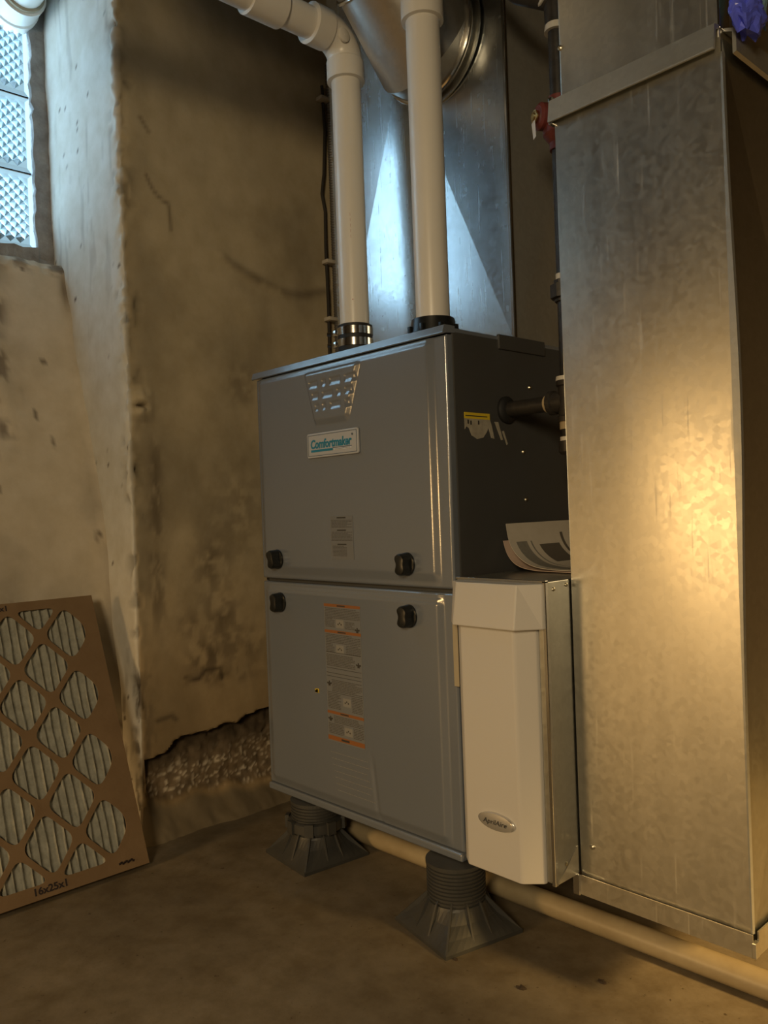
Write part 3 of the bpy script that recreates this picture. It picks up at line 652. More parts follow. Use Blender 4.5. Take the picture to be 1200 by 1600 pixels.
# ------------------------------------------------------------------ plastic feet
def stand(cx, cy, rz, nut_z, label):
    t = thing('furnace_stand', (cx, cy, FLOOR), label, 'stand', 'plastic feet under the furnace')
    H = -FLOOR-0.0025; c_, s_ = math.cos(rz), math.sin(rz)
    def L(x, y, z): return (cx+x*c_-y*s_, cy+x*s_+y*c_, FLOOR+z)
    b = 0.0775; rb = 0.050
    # flared square base
    mb = MB(); V, F = [], []; n = 48
    lv = [(0.0, 1.0, 0), (0.006, 1.0, 0), (0.018, 0.66, 0), (0.032, 0.30, 0), (0.048, 0.05, 0), (0.052, 0.0, 0)]
    for z, k, _ in lv:
        for i in range(n):
            a = 2*math.pi*i/n; ca, sa = math.cos(a), math.sin(a); q = b/max(abs(ca), abs(sa)); r = rb*(1-k)+q*k; V.append(L(r*ca, r*sa, z))
    for j in range(len(lv)-1):
        for i in range(n): i2 = (i+1) % n; F.append((j*n+i, j*n+i2, (j+1)*n+i2, (j+1)*n+i))
    F.append(tuple(range(n-1, -1, -1))); F.append(tuple((len(lv)-1)*n+i for i in range(n)))
    mb.add(V, F); mb.build('base', M['stand'], t)
    # gusset ribs
    for k in range(12):
        a = 2*math.pi*k/12+math.pi/12; ca, sa = math.cos(a), math.sin(a); q = b/max(abs(ca), abs(sa))-0.003; th = 0.0016
        P2 = [(rb-0.004, 0.0), (q, 0.0), (q, 0.007), (rb+0.003, 0.056), (rb-0.004, 0.062)]
        V = [L(r*ca-sg*th*sa, r*sa+sg*th*ca, z) for sg in (-1, 1) for r, z in P2]; m_ = len(P2)
        F = [tuple(range(m_)), tuple(range(2*m_-1, m_-1, -1))]+[((i+1) % m_, i, m_+i, m_+(i+1) % m_) for i in range(m_)]
        MB().add(V, F).build('rib', M['stand'], t)
    # threaded column and the nut ring
    pr = [(0.045, rb-0.003)]; z = 0.05
    while z < H-0.008: pr += [(z, rb), (z+0.0022, rb), (z+0.0032, rb-0.0028), (z+0.0052, rb-0.0028)]; z += 0.0062
    pr += [(H-0.006, rb+0.001), (H, rb+0.001)]
    mb = MB(); mb.lathe((cx, cy, FLOOR), (0, 0, 1), pr, 40, 0, False); mb.build('threaded_column', M['stand'], t)
    if nut_z:
        mb = MB(); mb.lathe((cx, cy, FLOOR+nut_z), (0, 0, 1), [(0, rb+0.003), (0.002, rb+0.008), (0.020, rb+0.008), (0.023, rb+0.003)], 40)
        for k in range(8):
            a = 2*math.pi*k/8+rz; ca, sa = math.cos(a), math.sin(a); r = rb+0.009
            V = [(cx+(r+dr)*ca-dt*sa, cy+(r+dr)*sa+dt*ca, FLOOR+nut_z+zz) for zz in (0.0, 0.025) for dr, dt in ((-0.004, -0.009), (0.004, -0.009), (0.004, 0.009), (-0.004, 0.009))]
            mb.add(V, [(3, 2, 1, 0), (4, 5, 6, 7), (0, 1, 5, 4), (1, 2, 6, 5), (2, 3, 7, 6), (3, 0, 4, 7)])
        mb.build('nut_ring', M['stand'], t)
    return t
stand(-0.028, 0.008, -0.22, 0, 'dark grey plastic foot with threaded column under the furnace near right corner')
stand(-0.440, 0.028, -0.10, 0.058, 'dark grey plastic foot with lugged ring under the furnace far left corner')

# ------------------------------------------------------------------ supply plenum and round duct
plen = thing('supply_plenum', (-0.265, 0.47, TOP), 'shiny galvanised box duct rising from the furnace top behind white pipes', 'duct')
pX0, pX1, pY0, pY1, pZ1 = -0.515, -0.012, 0.200, 0.745, ZC-0.002
mb = MB()
apx = (-0.272, pY0-0.0125, 1.50)
c4 = [(pX0, pY0, TOP), (pX1, pY0, TOP), (pX1, pY0, pZ1), (pX0, pY0, pZ1)]
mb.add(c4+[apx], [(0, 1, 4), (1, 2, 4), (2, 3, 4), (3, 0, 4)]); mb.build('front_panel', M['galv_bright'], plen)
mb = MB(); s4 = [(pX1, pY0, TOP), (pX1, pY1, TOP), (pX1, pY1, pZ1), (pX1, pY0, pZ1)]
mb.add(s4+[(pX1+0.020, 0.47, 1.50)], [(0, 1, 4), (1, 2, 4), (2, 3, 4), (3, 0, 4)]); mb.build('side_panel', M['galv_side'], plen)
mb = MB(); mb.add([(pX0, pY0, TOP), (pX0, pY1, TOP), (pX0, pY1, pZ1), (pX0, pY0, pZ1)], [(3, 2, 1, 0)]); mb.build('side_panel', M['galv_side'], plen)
mb = MB(); mb.add([(pX0, pY1, TOP), (pX1, pY1, TOP), (pX1, pY1, pZ1), (pX0, pY1, pZ1)], [(3, 2, 1, 0)]); mb.build('back_panel', M['galv'], plen)
mb = MB(); mb.box((pX1-0.003, pY0-0.004, TOP), (pX1+0.004, pY0+0.004, pZ1), 0.0015); mb.build('corner_seam', M['steel'], plen)
# round takeoff: collar on the panel, then a gored elbow
rd = thing('round_duct', (-0.18, 0.2, 1.52), 'round galvanised elbow duct with crimped rings joining the plenum front', 'duct')
C0 = Vector((-0.186, pY0-0.0115, 1.512)); RR = 0.112
def dirv(*a): return Vector(a).normalized()
D = [dirv(0, -1, 0.0), dirv(0, -0.85, 1.0), dirv(0, -1, 0.52), dirv(-0.02, -1, 0.12)]
pts = [C0]
for dv, L in zip(D, (0.016, 0.150, 0.055, 0.55)): pts.append(pts[-1]+dv*L)
def mid_t(i): return (D[min(i, 3)]+D[max(i-1, 0)]).normalized()
def gore(i0, i1):
    """one straight gore cut square to the mitre planes at both joints"""
    mb = MB(); seg = 48; dv = D[i0]; e1 = dv.orthogonal().normalized(); e2 = dv.cross(e1); V = []
    for j, pt in ((i0, pts[i0]), (i1, pts[i1])):
        nrm = mid_t(j) if 0 < j < 4 else dv
        if j == 0: nrm = dirv(0, -1, 0)
        for k in range(seg):
            a = 2*math.pi*k/seg; rv = e1*math.cos(a)*RR+e2*math.sin(a)*RR; t = -rv.dot(nrm)/dv.dot(nrm); V.append(pt+rv+dv*t)
    F = [(k, (k+1) % seg, seg+(k+1) % seg, seg+k) for k in range(seg)]
    mb.add(V, F, 0, True); return mb
for i in range(4): gore(i, i+1).build('gore', M['galv_round'], rd)
mb = MB(); mb.torus(C0+Vector((0, -0.012, 0)), (0, -1, 0), RR+0.003, 0.0055); mb.build('collar_bead', M['steel'], rd)
mb = MB(); mb.lathe(C0+Vector((0, 0.004, 0)), (0, -1, 0), [(0, RR+0.016), (0.0035, RR+0.016), (0.004, RR+0.001), (0.006, RR)], 48, 0, False); mb.build('collar_flange', M['galv'], rd)
for i in (2, 3):
    mb = MB(); mb.torus(pts[i], mid_t(i), RR+0.003, 0.0045); mb.build('crimp_ring', M['steel'], rd)
mb = MB(); q = pts[3]+D[3]*0.05; e1 = D[3].cross(Vector((0, 0, 1))).normalized(); dn = D[3].cross(e1).normalized()
pieces('rivet', M['screw'], rd, [MB().lathe(q+dn*sg*(RR-0.001), dn*sg, [(0, 0.005), (0.002, 0.005), (0.004, 0.002)], 10) for sg in (1, -1)])

# ------------------------------------------------------------------ plastic vent pipes
R2 = 0.0302
P1X, P1Y = -0.342, 0.100
p1 = thing('vent_pipe', (P1X, P1Y, TOP), 'white plastic pipe with an elbow and steel banded rubber coupling on the furnace left', 'pipe')
zE, rE = 1.556, 0.050                          # elbow: up then toward the camera side (-Y)
mb = MB(); mb.tube([(P1X, P1Y, TOP+0.012), (P1X, P1Y, zE-rE)], R2, 36); mb.build('riser', M['pvc'], p1)
arc = [(P1X, P1Y-rE+rE*math.cos(a), zE-rE+rE*math.sin(a)) for a in np.linspace(0, math.pi/2, 12)]
mb = MB(); mb.tube(arc, R2+0.0055, 36)
mb.lathe((P1X, P1Y, zE-rE-0.040), (0, 0, 1), [(0, R2), (0.001, R2+0.0085), (0.040, R2+0.0085), (0.043, R2+0.0055)], 36)
mb.lathe((P1X, P1Y-rE+0.002, zE), (0, -1, 0), [(0, R2+0.0055), (0.003, R2+0.0085), (0.043, R2+0.0085), (0.044, R2)], 36)
mb.lathe((P1X+R2+0.003, P1Y-rE*0.62, zE-rE*0.38), (1, 0, 0), [(0, 0.013), (0.004, 0.013), (0.0055, 0.010)], 24)
mb.lathe((P1X+R2+0.0085, P1Y-rE*0.62, zE-rE*0.38), (1, 0, 0), [(0, 0.002), (0.0004, 0.002)], 10)
mb.build('elbow', M['pvc'], p1, sharp=28)
mb = MB(); mb.tube([(P1X, P1Y-rE-0.03, zE), (P1X, -0.62, zE)], R2, 36); mb.build('horizontal_run', M['pvc'], p1)
mb = MB(); mb.lathe((P1X, -0.060, zE), (0, -1, 0), [(0, R2), (0.001, R2+0.006), (0.075, R2+0.006), (0.076, R2)], 36); mb.build('pipe_coupling', M['pvc'], p1, sharp=28)
mb = MB(); mb.lathe((P1X, P1Y, TOP), (0, 0, 1), [(0, R2+0.0055), (0.077, R2+0.0055), (0.079, R2+0.002)], 40); cpl = mb.build('rubber_coupling', M['rubber'], p1, sharp=28)
for zc_ in (0.033, 0.0565):
    mb = MB(); mb.lathe((P1X, P1Y, TOP+zc_), (0, 0, 1), [(0, R2+0.006), (0.0005, R2+0.0068), (0.0155, R2+0.0068), (0.016, R2+0.006)], 48)
    dx, dy = -0.80, -0.60
    mb.box((P1X+dx*(R2+0.010)-0.006, P1Y+dy*(R2+0.010)-0.006, TOP+zc_+0.002), (P1X+dx*(R2+0.010)+0.006, P1Y+dy*(R2+0.010)+0.006, TOP+zc_+0.014), 0.001)
    mb.lathe((P1X+dx*(R2+0.010)-0.010, P1Y+dy*(R2+0.012)-0.004, TOP+zc_+0.008), (-0.6, -0.8, 0), [(0, 0.004), (0.008, 0.004), (0.009, 0.002)], 8)
    o = mb.build('hose_clamp', M['steel'], cpl, sharp=28)
mb = MB()
for k in range(5): mb.box((P1X+R2*0.70-0.0003+0.001, P1Y-R2*0.70-0.0003, 1.14+k*0.011), (P1X+R2*0.70+0.001, P1Y-R2*0.70, 1.146+k*0.011))
mb.lathe((P1X+0.0214, P1Y-0.0214, 1.016), (0.707, -0.707, 0), [(0, 0.0012), (0.0004, 0.0012)], 8)
tag(mb.build('pipe_print', M['pvcmark'], p1), kind='stuff')
p2 = thing('vent_pipe', (PX, PY, TOP+0.033), 'straight white plastic pipe rising from a black collar at the furnace front corner', 'pipe')
mb = MB(); mb.tube([(PX, PY, TOP+0.01), (PX, PY, 1.52)], R2, 40); mb.build('riser', M['pvc'], p2)
mb = MB(); mb.lathe((PX, PY, 1.452), (0, 0, 1), [(0, R2), (0.001, R2+0.0075), (0.042, R2+0.0075), (0.045, R2+0.005)], 40)
arc = [(PX+0.055*(1-math.cos(a))*0.86, PY-0.055*(1-math.cos(a))*0.5, 1.497+0.055*math.sin(a)) for a in np.linspace(0, math.pi/2, 10)]
mb.tube(arc, R2+0.005, 36); mb.build('elbow', M['pvc'], p2, sharp=28)
mb = MB(); e_ = Vector(arc[-1]); mb.tube([e_-Vector((0.86, -0.5, 0))*0.005, e_+Vector((0.86, -0.5, 0))*0.18], R2, 36); mb.build('horizontal_run', M['pvc'], p2)
# pipe leaving through the wall above the window
PZ, PYw = 1.885, -0.262
p3 = thing('wall_pipe', (XG, PYw, PZ), 'white plastic pipe fitting passing out above the glass block window', 'pipe')
mb = MB(); mb.lathe((XG-0.03, PYw, PZ), (1, 0, 0), [(0, 0.062), (0.06, 0.062), (0.064, 0.058), (0.118, 0.058), (0.120, 0.0505)], 44); mb.build('hub', M['pvc'], p3, sharp=28)
mb = MB(); mb.lathe((XG+0.085, PYw, PZ), (1, 0, 0), [(0, 0.0515), (0.012, 0.0515), (0.013, 0.0445)], 44); mb.build('seal_ring', M['sticker'], p3, sharp=28)
mb = MB(); mb.tube([(XG-0.02, PYw, PZ), (XG+0.55, PYw, PZ+0.01)], 0.0465, 44); mb.build('pipe_run', M['pvc'], p3)

# ------------------------------------------------------------------ conduit, cable on the left wall
cX, cY = XW+0.016, 0.425
cdt = thing('flexible_conduit', (cX, cY, 0.9), 'thin grey ribbed conduit clipped to the wall left of the white pipe', 'conduit')
mb = MB(); pth, rr_ = [], []
z = 0.60
while z < 1.80: pth += [(cX, cY, z), (cX, cY, z+0.0035)]; rr_ += [0.0098, 0.0082]; z += 0.007
mb.tube(pth, rr_, 14, 0, False); mb.build('sheath', M['conduit'], cdt)
for zc_ in (1.108, 1.262, 1.70):
    mb = MB(); mb.box((XW+0.004, cY-0.038, zc_-0.005), (cX+0.013, cY-0.006, zc_+0.005), 0.002); mb.lathe((XW+0.012, cY-0.030, zc_), (1, 0, 0), [(0, 0.006), (0.006, 0.006), (0.008, 0.003)], 10); mb.build('clip', M['clip'], cdt)
mb = MB(); cb = [(XW+0.010, 0.405, 1.74), (XW+0.010, 0.410, 1.62), (XW+0.011, 0.400, 1.50), (XW+0.012, 0.390, 1.445), (XW+0.011, 0.400, 1.40), (XW+0.010, 0.398, 1.30), (XW+0.010, 0.400, 1.15), (XW+0.010, 0.398, 1.0), (XW+0.010, 0.405, 0.62)]
cbs = []
for i in range(len(cb)-1):
    for t in np.linspace(0, 1, 6)[:-1]: cbs.append(tuple(cb[i][k]*(1-t)+cb[i+1][k]*t for k in range(3)))
mb.tube(cbs+[cb[-1]], 0.0042, 8); tag(mb.build('cable', M['cable']), 'thin dark cable running loosely down the wall beside the conduit', 'cable')

# ------------------------------------------------------------------ return air duct
ret = thing('return_duct', (0.322, 0.33, 0.0), 'large rectangular galvanised return air duct with folded flange at the right', 'duct')
x0, x1, y0, y1 = 0.192, 0.452, 0.055, 0.52
mb = MB()
nx, nz = 14, 60; gx, gz = np.meshgrid(np.linspace(x0, x1, nx), np.linspace(0.004, 1.19, nz), indexing='ij')
u_, v_ = (gx-x0)/(x1-x0), (gz-0.004)/1.186
gy = y0-0.0035*np.sin(math.pi*u_)*np.sin(math.pi*v_)-0.0008*np.sin(u_*5+v_*9)
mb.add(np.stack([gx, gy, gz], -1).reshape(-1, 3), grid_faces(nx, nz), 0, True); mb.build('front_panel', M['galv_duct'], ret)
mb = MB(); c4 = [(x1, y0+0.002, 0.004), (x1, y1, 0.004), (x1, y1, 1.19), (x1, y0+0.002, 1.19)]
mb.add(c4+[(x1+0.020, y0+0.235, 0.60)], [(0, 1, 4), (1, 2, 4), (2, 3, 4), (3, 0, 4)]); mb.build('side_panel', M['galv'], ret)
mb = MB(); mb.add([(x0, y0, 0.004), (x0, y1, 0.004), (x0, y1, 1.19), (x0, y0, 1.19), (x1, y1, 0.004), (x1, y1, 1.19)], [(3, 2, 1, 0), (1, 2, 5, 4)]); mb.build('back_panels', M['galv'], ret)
mb = MB()   # standing seam at the corner, sprung open along its middle
zz = np.linspace(0.02, 1.17, 40); V, F = [], []
for k, z in enumerate(zz):
    op = 0.0015+0.008*math.exp(-((z-0.72)/0.25)**2); V += [(x1-0.001, y0-0.001, z), (x1+op, y0-0.0015, z), (x1+op+0.0012, y0+0.003, z), (x1, y0+0.004, z)]
for k in range(39):
    for j in range(4): j2 = (j+1) % 4; F.append((k*4+j, k*4+j2, k*4+4+j2, k*4+4+j))
mb.add(V, F); mb.build('corner_seam', M['galv_side'], ret)
mb = MB()   # folded band round the top of the lower section
mb.prism([(y0-0.013, 1.172), (y0-0.0135, 1.174), (y0-0.0085, 1.206), (y0+0.004, 1.209), (y0+0.004, 1.204), (y0-0.004, 1.200), (y0-0.010, 1.172)], 0, x0-0.004, x1-0.004)
mb.prism([(x1+0.013, 1.172), (x1+0.013, 1.202), (x1-0.002, 1.2075), (x1-0.004, 1.204), (x1+0.008, 1.199), (x1+0.008, 1.170)], 1, y0+0.016, y1)
mb.build('top_flange', M['galv_side'], ret)
mb = MB(); mb.box((x0-0.006, y0-0.008, 1.170), (x0+0.001, y0+0.02, 1.212), 0.001); mb.build('flange_tab', M['steel'], ret)
mb = MB(); ux0, ux1, uy0 = 0.200, 0.4475, y0+0.006
mb.box((ux0, uy0, 1.19), (ux1, y1-0.01, ZC-0.003), 0.002); mb.build('upper_section', M['galv_duct'], ret)
mb = MB(); mb.box((ux1-0.002, uy0-0.001, 1.205), (ux1+0.002, uy0+0.028, ZC-0.003), 0.001); mb.build('corner_strip', M['steel'], ret)
mb = MB()   # bottom cap with upturned lip, open at the corner
mb.box((x0+0.002, y0-0.006, -0.008), (x1-0.012, y1, -0.004)); mb.box((x1-0.013, y0+0.014, -0.008), (x1+0.006, y1, -0.004))
mb.box((x0+0.002, y0-0.0075, -0.008), (x1+0.004, y0-0.0055, 0.0215)); mb.box((x1+0.005, y0+0.004, -0.008), (x1+0.007, y1, 0.0235))
mb.box((x1+0.002, y0-0.0078, -0.0085), (x1+0.008, y0+0.004, 0.012), 0.001)
mb.build('bottom_cap', M['galv_duct'], ret)
mb = MB(); mb.box((x0-0.010, y0-0.010, -0.010), (x0+0.002, y0-0.006, 0.022), 0.001); mb.build('cap_tab', M['steel'], ret)
pieces('duct_screw', M['screw'], ret, [MB().lathe(p_, (0, -1, 0), [(0, 0.0038), (0.002, 0.0038), (0.0033, 0.002)], 10) for p_ in ((x0+0.0105, uy0, 1.286), (0.214, y0-0.001, 0.068))])

# ------------------------------------------------------------------ air cleaner
ac = thing('air_cleaner', (0.10, 0.3, 0.02), 'slim air filter cabinet with white plastic cover between furnace and return duct', 'air cleaner')
mb = MB(); mb.box((0.012, -0.007, 0.022), (0.1895, 0.64, 0.474), 0.0015); mb.build('cabinet', M['galv'], ac)
mb = MB(); mb.box((0.184, -0.010, 0.020), (0.1905, -0.002, 0.476), 0.001); mb.box((0.012, -0.010, 0.472), (0.1905, -0.002, 0.4765), 0.001); mb.build('front_edge', M['steel'], ac)
mb = MB()
prf = [(0.019, -0.006), (0.023, -0.020), (0.042, -0.036), (0.146, -0.036), (0.150, -0.034), (0.173, -0.012), (0.174, -0.006)]
mb.prism(prf, 2, 0.020, 0.405, 0, 0.0018)
cov = mb.build('cover', M['cover'], ac); cov['label'] = 'white moulded plastic cover'
mb = MB()
top = [(0.014, -0.006), (0.017, -0.022), (0.038, -0.038), (0.158, -0.038), (0.187, -0.012), (0.188, -0.006)]
bot = [(0.0135, -0.006), (0.0155, -0.028), (0.038, -0.050), (0.160, -0.050), (0.1885, -0.015), (0.189, -0.006)]
b = bmesh.new(); lo = [b.verts.new((x, yy, 0.404)) for x, yy in bot]; hi = [b.verts.new((x, yy, 0.4715)) for x, yy in top]; n = len(top)
b.faces.new(lo); b.faces.new(hi[::-1])
for i in range(n): b.faces.new((lo[(i+1) % n], lo[i], hi[i], hi[(i+1) % n]))
bmesh.ops.recalc_face_normals(b, faces=b.faces[:]); bmesh.ops.bevel(b, geom=b.edges[:], offset=0.0018, segments=2, profile=0.5, affect='EDGES')
mb.bm(b); hd = mb.build('hood', M['cover'], ac); hd['label'] = 'white projecting handle hood'
bc = Vector((0.104, -0.036, 0.104))
mb = MB(); V = []; n = 40
lay = [(0.0, 1.0), (0.003, 1.0), (0.0045, 0.94), (0.0048, 0.86), (0.0060, 0.5), (0.0063, 0.0)]
for dep, k in lay:
    for i in range(n): a = 2*math.pi*i/n; V.append((bc.x+0.036*k*math.cos(a), bc.y-dep, bc.z+0.0135*k*math.sin(a)))
F = []
for j in range(len(lay)-1):
    for i in range(n): i2 = (i+1) % n; F.append((j*n+i, j*n+i2, (j+1)*n+i2, (j+1)*n+i))
mb.add(V, F, 0, True); bd_ = mb.build('badge', M['badge'], cov); bd_['label'] = 'silver oval badge'
mb = MB(); put_text(mb, 'AprilAire', 0.0105, bc+Vector((0, -0.0064, 0)), (1, 0, 0), (0, 0, 1), (0, -1, 0), width=0.046, shear=0.2); tag(mb.build('badge_print', M['darkprint'], bd_), kind='stuff')
pieces('cabinet_screw', M['screw'], ac, [MB().lathe((0.1895, yy, zz), (1, 0, 0), [(0, 0.0032), (0.0015, 0.003), (0.0022, 0.0015)], 10) for yy, zz in ((0.012, 0.462), (0.045, 0.466), (0.02, 0.046))])
mb = MB(); mb.prism([(-0.002, 0.022), (0.05, 0.022), (0.05, 0.064), (0.047, 0.064)], 0, 0.1895, 0.1908); mb.build('corner_bracket', M['galv_duct'], ac)

# ------------------------------------------------------------------ loose papers on the cleaner
def sheet(name, curve, ya, yb2, m, label, prints=(), lift=0.0):
    t = thing(name, ((curve[0][0]+curve[-1][0])/2, (ya+yb2)/2, curve[-1][1]), label, 'paper')
    cv = np.array(curve); k = np.concatenate([[0], np.cumsum(np.hypot(*np.diff(cv, axis=0).T))]); n = 40
    # smooth
    tt_ = np.linspace(0, k[-1], n); cx_, cz_ = np.interp(tt_, k, cv[:, 0]), np.interp(tt_, k, cv[:, 1])
    for _ in range(14):
        cx_[1:-1] = (cx_[:-2]+2*cx_[1:-1]+cx_[2:])/4; cz_[1:-1] = (cz_[:-2]+2*cz_[1:-1]+cz_[2:])/4
    tx, tz = np.gradient(cx_), np.gradient(cz_); L = np.hypot(tx, tz); nx_, nz_ = -tz/L, tx/L
    def strip(mb, s0, s1, q0, q1, off, th, mi):
        ss = np.linspace(s0, s1, max(3, int(n*(s1-s0)))); V = []
        for s_ in ss:
            i = s_*(n-1); a = np.interp(i, range(n), cx_); c_ = np.interp(i, range(n), cz_); u1, u2 = np.interp(i, range(n), nx_), np.interp(i, range(n), nz_)
            for o_ in (off, off+th):
                for q in (q0, q1): V.append((a+u1*o_, ya+(yb2-ya)*q, c_+u2*o_))
        F = []
        for i in range(len(ss)-1):
            A = i*4; B = A+4; F += [(A+2, A+3, B+3, B+2), (A+1, A, B, B+1), (A, A+2, B+2, B), (A+3, A+1, B+1, B+3)]
        F += [(0, 1, 3, 2), (len(ss)*4-4, len(ss)*4-2, len(ss)*4-1, len(ss)*4-3)]
        mb.add(V, F, mi, False)
    mb = MB(); strip(mb, 0, 1, 0, 1, 0.0, 0.0007, 0); mb.build('sheet', m, t)
    if prints:
        mb = MB()
        for s0, s1, q0, q1, mi in prints: strip(mb, s0, s1, q0, q1, 0.0007, 0.0002, mi)
        tag(mb.build('print', [M['inkgrey'], M['inkdark']], t), kind='stuff')
    return t
sheet('leaflet', [(0.0035, 0.528), (0.009, 0.505), (0.020, 0.490), (0.040, 0.4805), (0.075, 0.4765), (0.12, 0.4762), (0.178, 0.4762)], 0.126, 0.325, M['paperpink'], 'pinkish leaflet lying lowest under the curled newsprint on the filter cabinet')
sheet('newspaper', [(0.0095, 0.558), (0.013, 0.526), (0.027, 0.5035), (0.056, 0.4845), (0.095, 0.4790), (0.135, 0.4785), (0.178, 0.4785)], 0.128, 0.330, M['paper'], 'curled printed newsprint page leaning against the furnace above the filter cabinet',
      [(0.16, 0.80, 0.09, 0.24, 0), (0.16, 0.80, 0.29, 0.31, 0), (0.20, 0.44, 0.40, 0.70, 1), (0.10, 0.42, 0.76, 0.80, 1)])

# ------------------------------------------------------------------ gas line
gx_, gy_, gz_ = 0.134, 0.151, 0.7605; RI = 0.0134
gas = thing('gas_pipe', (gx_, gy_, 0.68), 'black iron gas pipe with fittings in the gap beside the return duct', 'pipe')
mb = MB(); mb.tube([(gx_, gy_, 0.69), (gx_, gy_, 1.43)], RI, 20); mb.build('riser', M['iron'], gas)
mb = MB(); mb.tube([(0.004, gy_, gz_), (gx_, gy_, gz_)], RI, 20); mb.build('branch', M['iron'], gas)
mb = MB(); mb.lathe((gx_, gy_, gz_-0.034), (0, 0, 1), [(0, 0.0205), (0.008, 0.0205), (0.010, 0.0175), (0.058, 0.0175), (0.060, 0.0205), (0.068, 0.0205)], 20); mb.lathe((gx_-0.036, gy_, gz_), (1, 0, 0), [(0, 0.0205), (0.008, 0.0205), (0.010, 0.0175), (0.03, 0.0175)], 20); mb.build('tee', M['iron'], gas, sharp=28)
pieces('thread_sealant', M['dope'], gas, [MB().lathe((gx_-0.044, gy_, gz_), (1, 0, 0), [(0, 0.0150), (0.009, 0.0150)], 20), MB().lathe((gx_, gy_, gz_-0.047), (0, 0, 1), [(0, 0.0165), (0.013, 0.0165)], 20)])
pieces('thread_tape', M['tape'], gas, [MB().lathe((gx_, gy_, z), (0, 0, 1), [(0, r), (h, r2)], 20) for z, h, r, r2 in ((gz_+0.034, 0.007, 0.021, 0.020), (0.694, 0.007, 0.0165, 0.0165), (0.962, 0.010, 0.0148, 0.0148), (1.374, 0.012, 0.0195, 0.0175))])
mb = MB(); mb.lathe((gx_, gy_, 0.672), (0, 0, 1), [(0, 0.015), (0.004, 0.0195), (0.022, 0.0195), (0.023, 0.014)], 20); mb.build('drip_cap', M['iron'], gas, sharp=28)
mb = MB(); mb.lathe((gx_, gy_, 0.926), (0, 0, 1), [(0, 0.018), (0.004, 0.018), (0.006, 0.0245), (0.028, 0.0245), (0.030, 0.018), (0.036, 0.018)], 8, 0, False); mb.build('union', M['iron'], gas)
mb = MB(); mb.lathe((gx_, gy_, 1.178), (0, 0, 1), [(0, 0.017), (0.012, 0.017), (0.016, 0.020), (0.026, 0.027), (0.066, 0.027), (0.074, 0.020), (0.078, 0.017), (0.088, 0.017)], 20)
mb.lathe((gx_-0.014, gy_-0.014, 1.234), (-0.45, -0.9, 0), [(0, 0.022), (0.014, 0.022), (0.018, 0.017)], 20); vb = mb.build('valve_body', M['red'], gas, sharp=28); vb['label'] = 'red painted gas valve'
vn = Vector((-0.45, -0.9, 0)).normalized(); vc = Vector((gx_-0.017, gy_-0.014, 1.234))+vn*0.018
mb = MB(); mb.lathe(vc, vn, [(0, 0.0105), (0.003, 0.0105), (0.0035, 0.006), (0.006, 0.0055)], 20); mb.build('valve_stem', M['brass'], vb, sharp=28)
mb = MB(); ex = Vector((0.9, -0.45, 0)); q = vc+vn*0.004
mb.add([q+ex*a+Vector((0, 0, b))+vn*c_ for c_ in (0, 0.0008) for a, b in ((-0.006, -0.010), (0.005, -0.008), (0.007, -0.036), (-0.001, -0.038))], [(0, 1, 2, 3), (7, 6, 5, 4), (0, 4, 5, 1), (1, 5, 6, 2), (2, 6, 7, 3), (3, 7, 4, 0)]); tg = mb.build('valve_tag', M['white'], vb); tg['label'] = 'small white tag'
mb = MB(); mb.lathe((gx_, gy_, 1.384), (0, 0, 1), [(0, 0.0175), (0.030, 0.0185), (0.052, 0.0185)], 20); mb.tube([(gx_, gy_, 1.425), (gx_-0.05, gy_-0.03, 1.450), (gx_-0.14, gy_-0.10, 1.545)], 0.0165, 20); mb.build('top_elbow', M['iron'], gas, sharp=28)
mb = MB(); dvv = Vector((-0.9, -0.7, 0.95)).normalized(); mb.torus(Vector((gx_-0.012, gy_-0.010, 1.438)), (-0.5, -0.75, 0.55), 0.0185, 0.0035, 24, 8); mb.build('elbow_tape', M['tape'], gas)

# ------------------------------------------------------------------ drain pipe on the floor
mb = MB(); mb.tube([(-0.545, 0.130, FLOOR+0.0195), (-0.254, 0.136, FLOOR+0.0195), (0.0, 0.143, FLOOR+0.0195), (0.43, 0.156, FLOOR+0.0195), (1.25, 0.18, FLOOR+0.0195)], 0.0193, 28)
tag(mb.build('drain_pipe', M['creampipe']), 'long cream plastic drain pipe lying on the floor under furnace and duct', 'pipe')

# ------------------------------------------------------------------ pleated air filter leaning on the wall
fO = Vector((-0.662, -0.245, FLOOR+0.001)); fU = Vector((-0.235, 0, 0.529)).normalized(); fV = Vector((0, 1, 0)); fN = fU.cross(fV)*-1
if fN.x < 0: fN = -fN
flt = thing('air_filter', (fO.x, fO.y-0.2, FLOOR), 'pleated air filter in brown cardboard leaning on the wall at left', 'air filter')
FW, FH = 0.406, 0.583
def fp(a, b, n): return fO+fV*a+fU*b+fN*n
def clip_poly(P, inside, cut):
    out = []
    for i in range(len(P)):
        A, B = P[i], P[(i+1) % len(P)]; ia, ib = inside(A), inside(B)
        if ia: out.append(A)
        if ia != ib: out.append(cut(A, B))
    return out
def round_poly(P, r, n=4):
    out = []
    for i in range(len(P)):
        A, B, C = Vector(P[i-1]), Vector(P[i]), Vector(P[(i+1) % len(P)])
        da, dc = A-B, C-B; ra = min(r, da.length*0.45); rc = min(r, dc.length*0.45); p, q = B+da.normalized()*ra, B+dc.normalized()*rc
        for k in range(n+1): t = k/n; out.append(p*(1-t)**2+B*2*t*(1-t)+q*t*t)
    return out
bx = (-FW+0.030, -0.030, 0.026, FH-0.020); holes = []
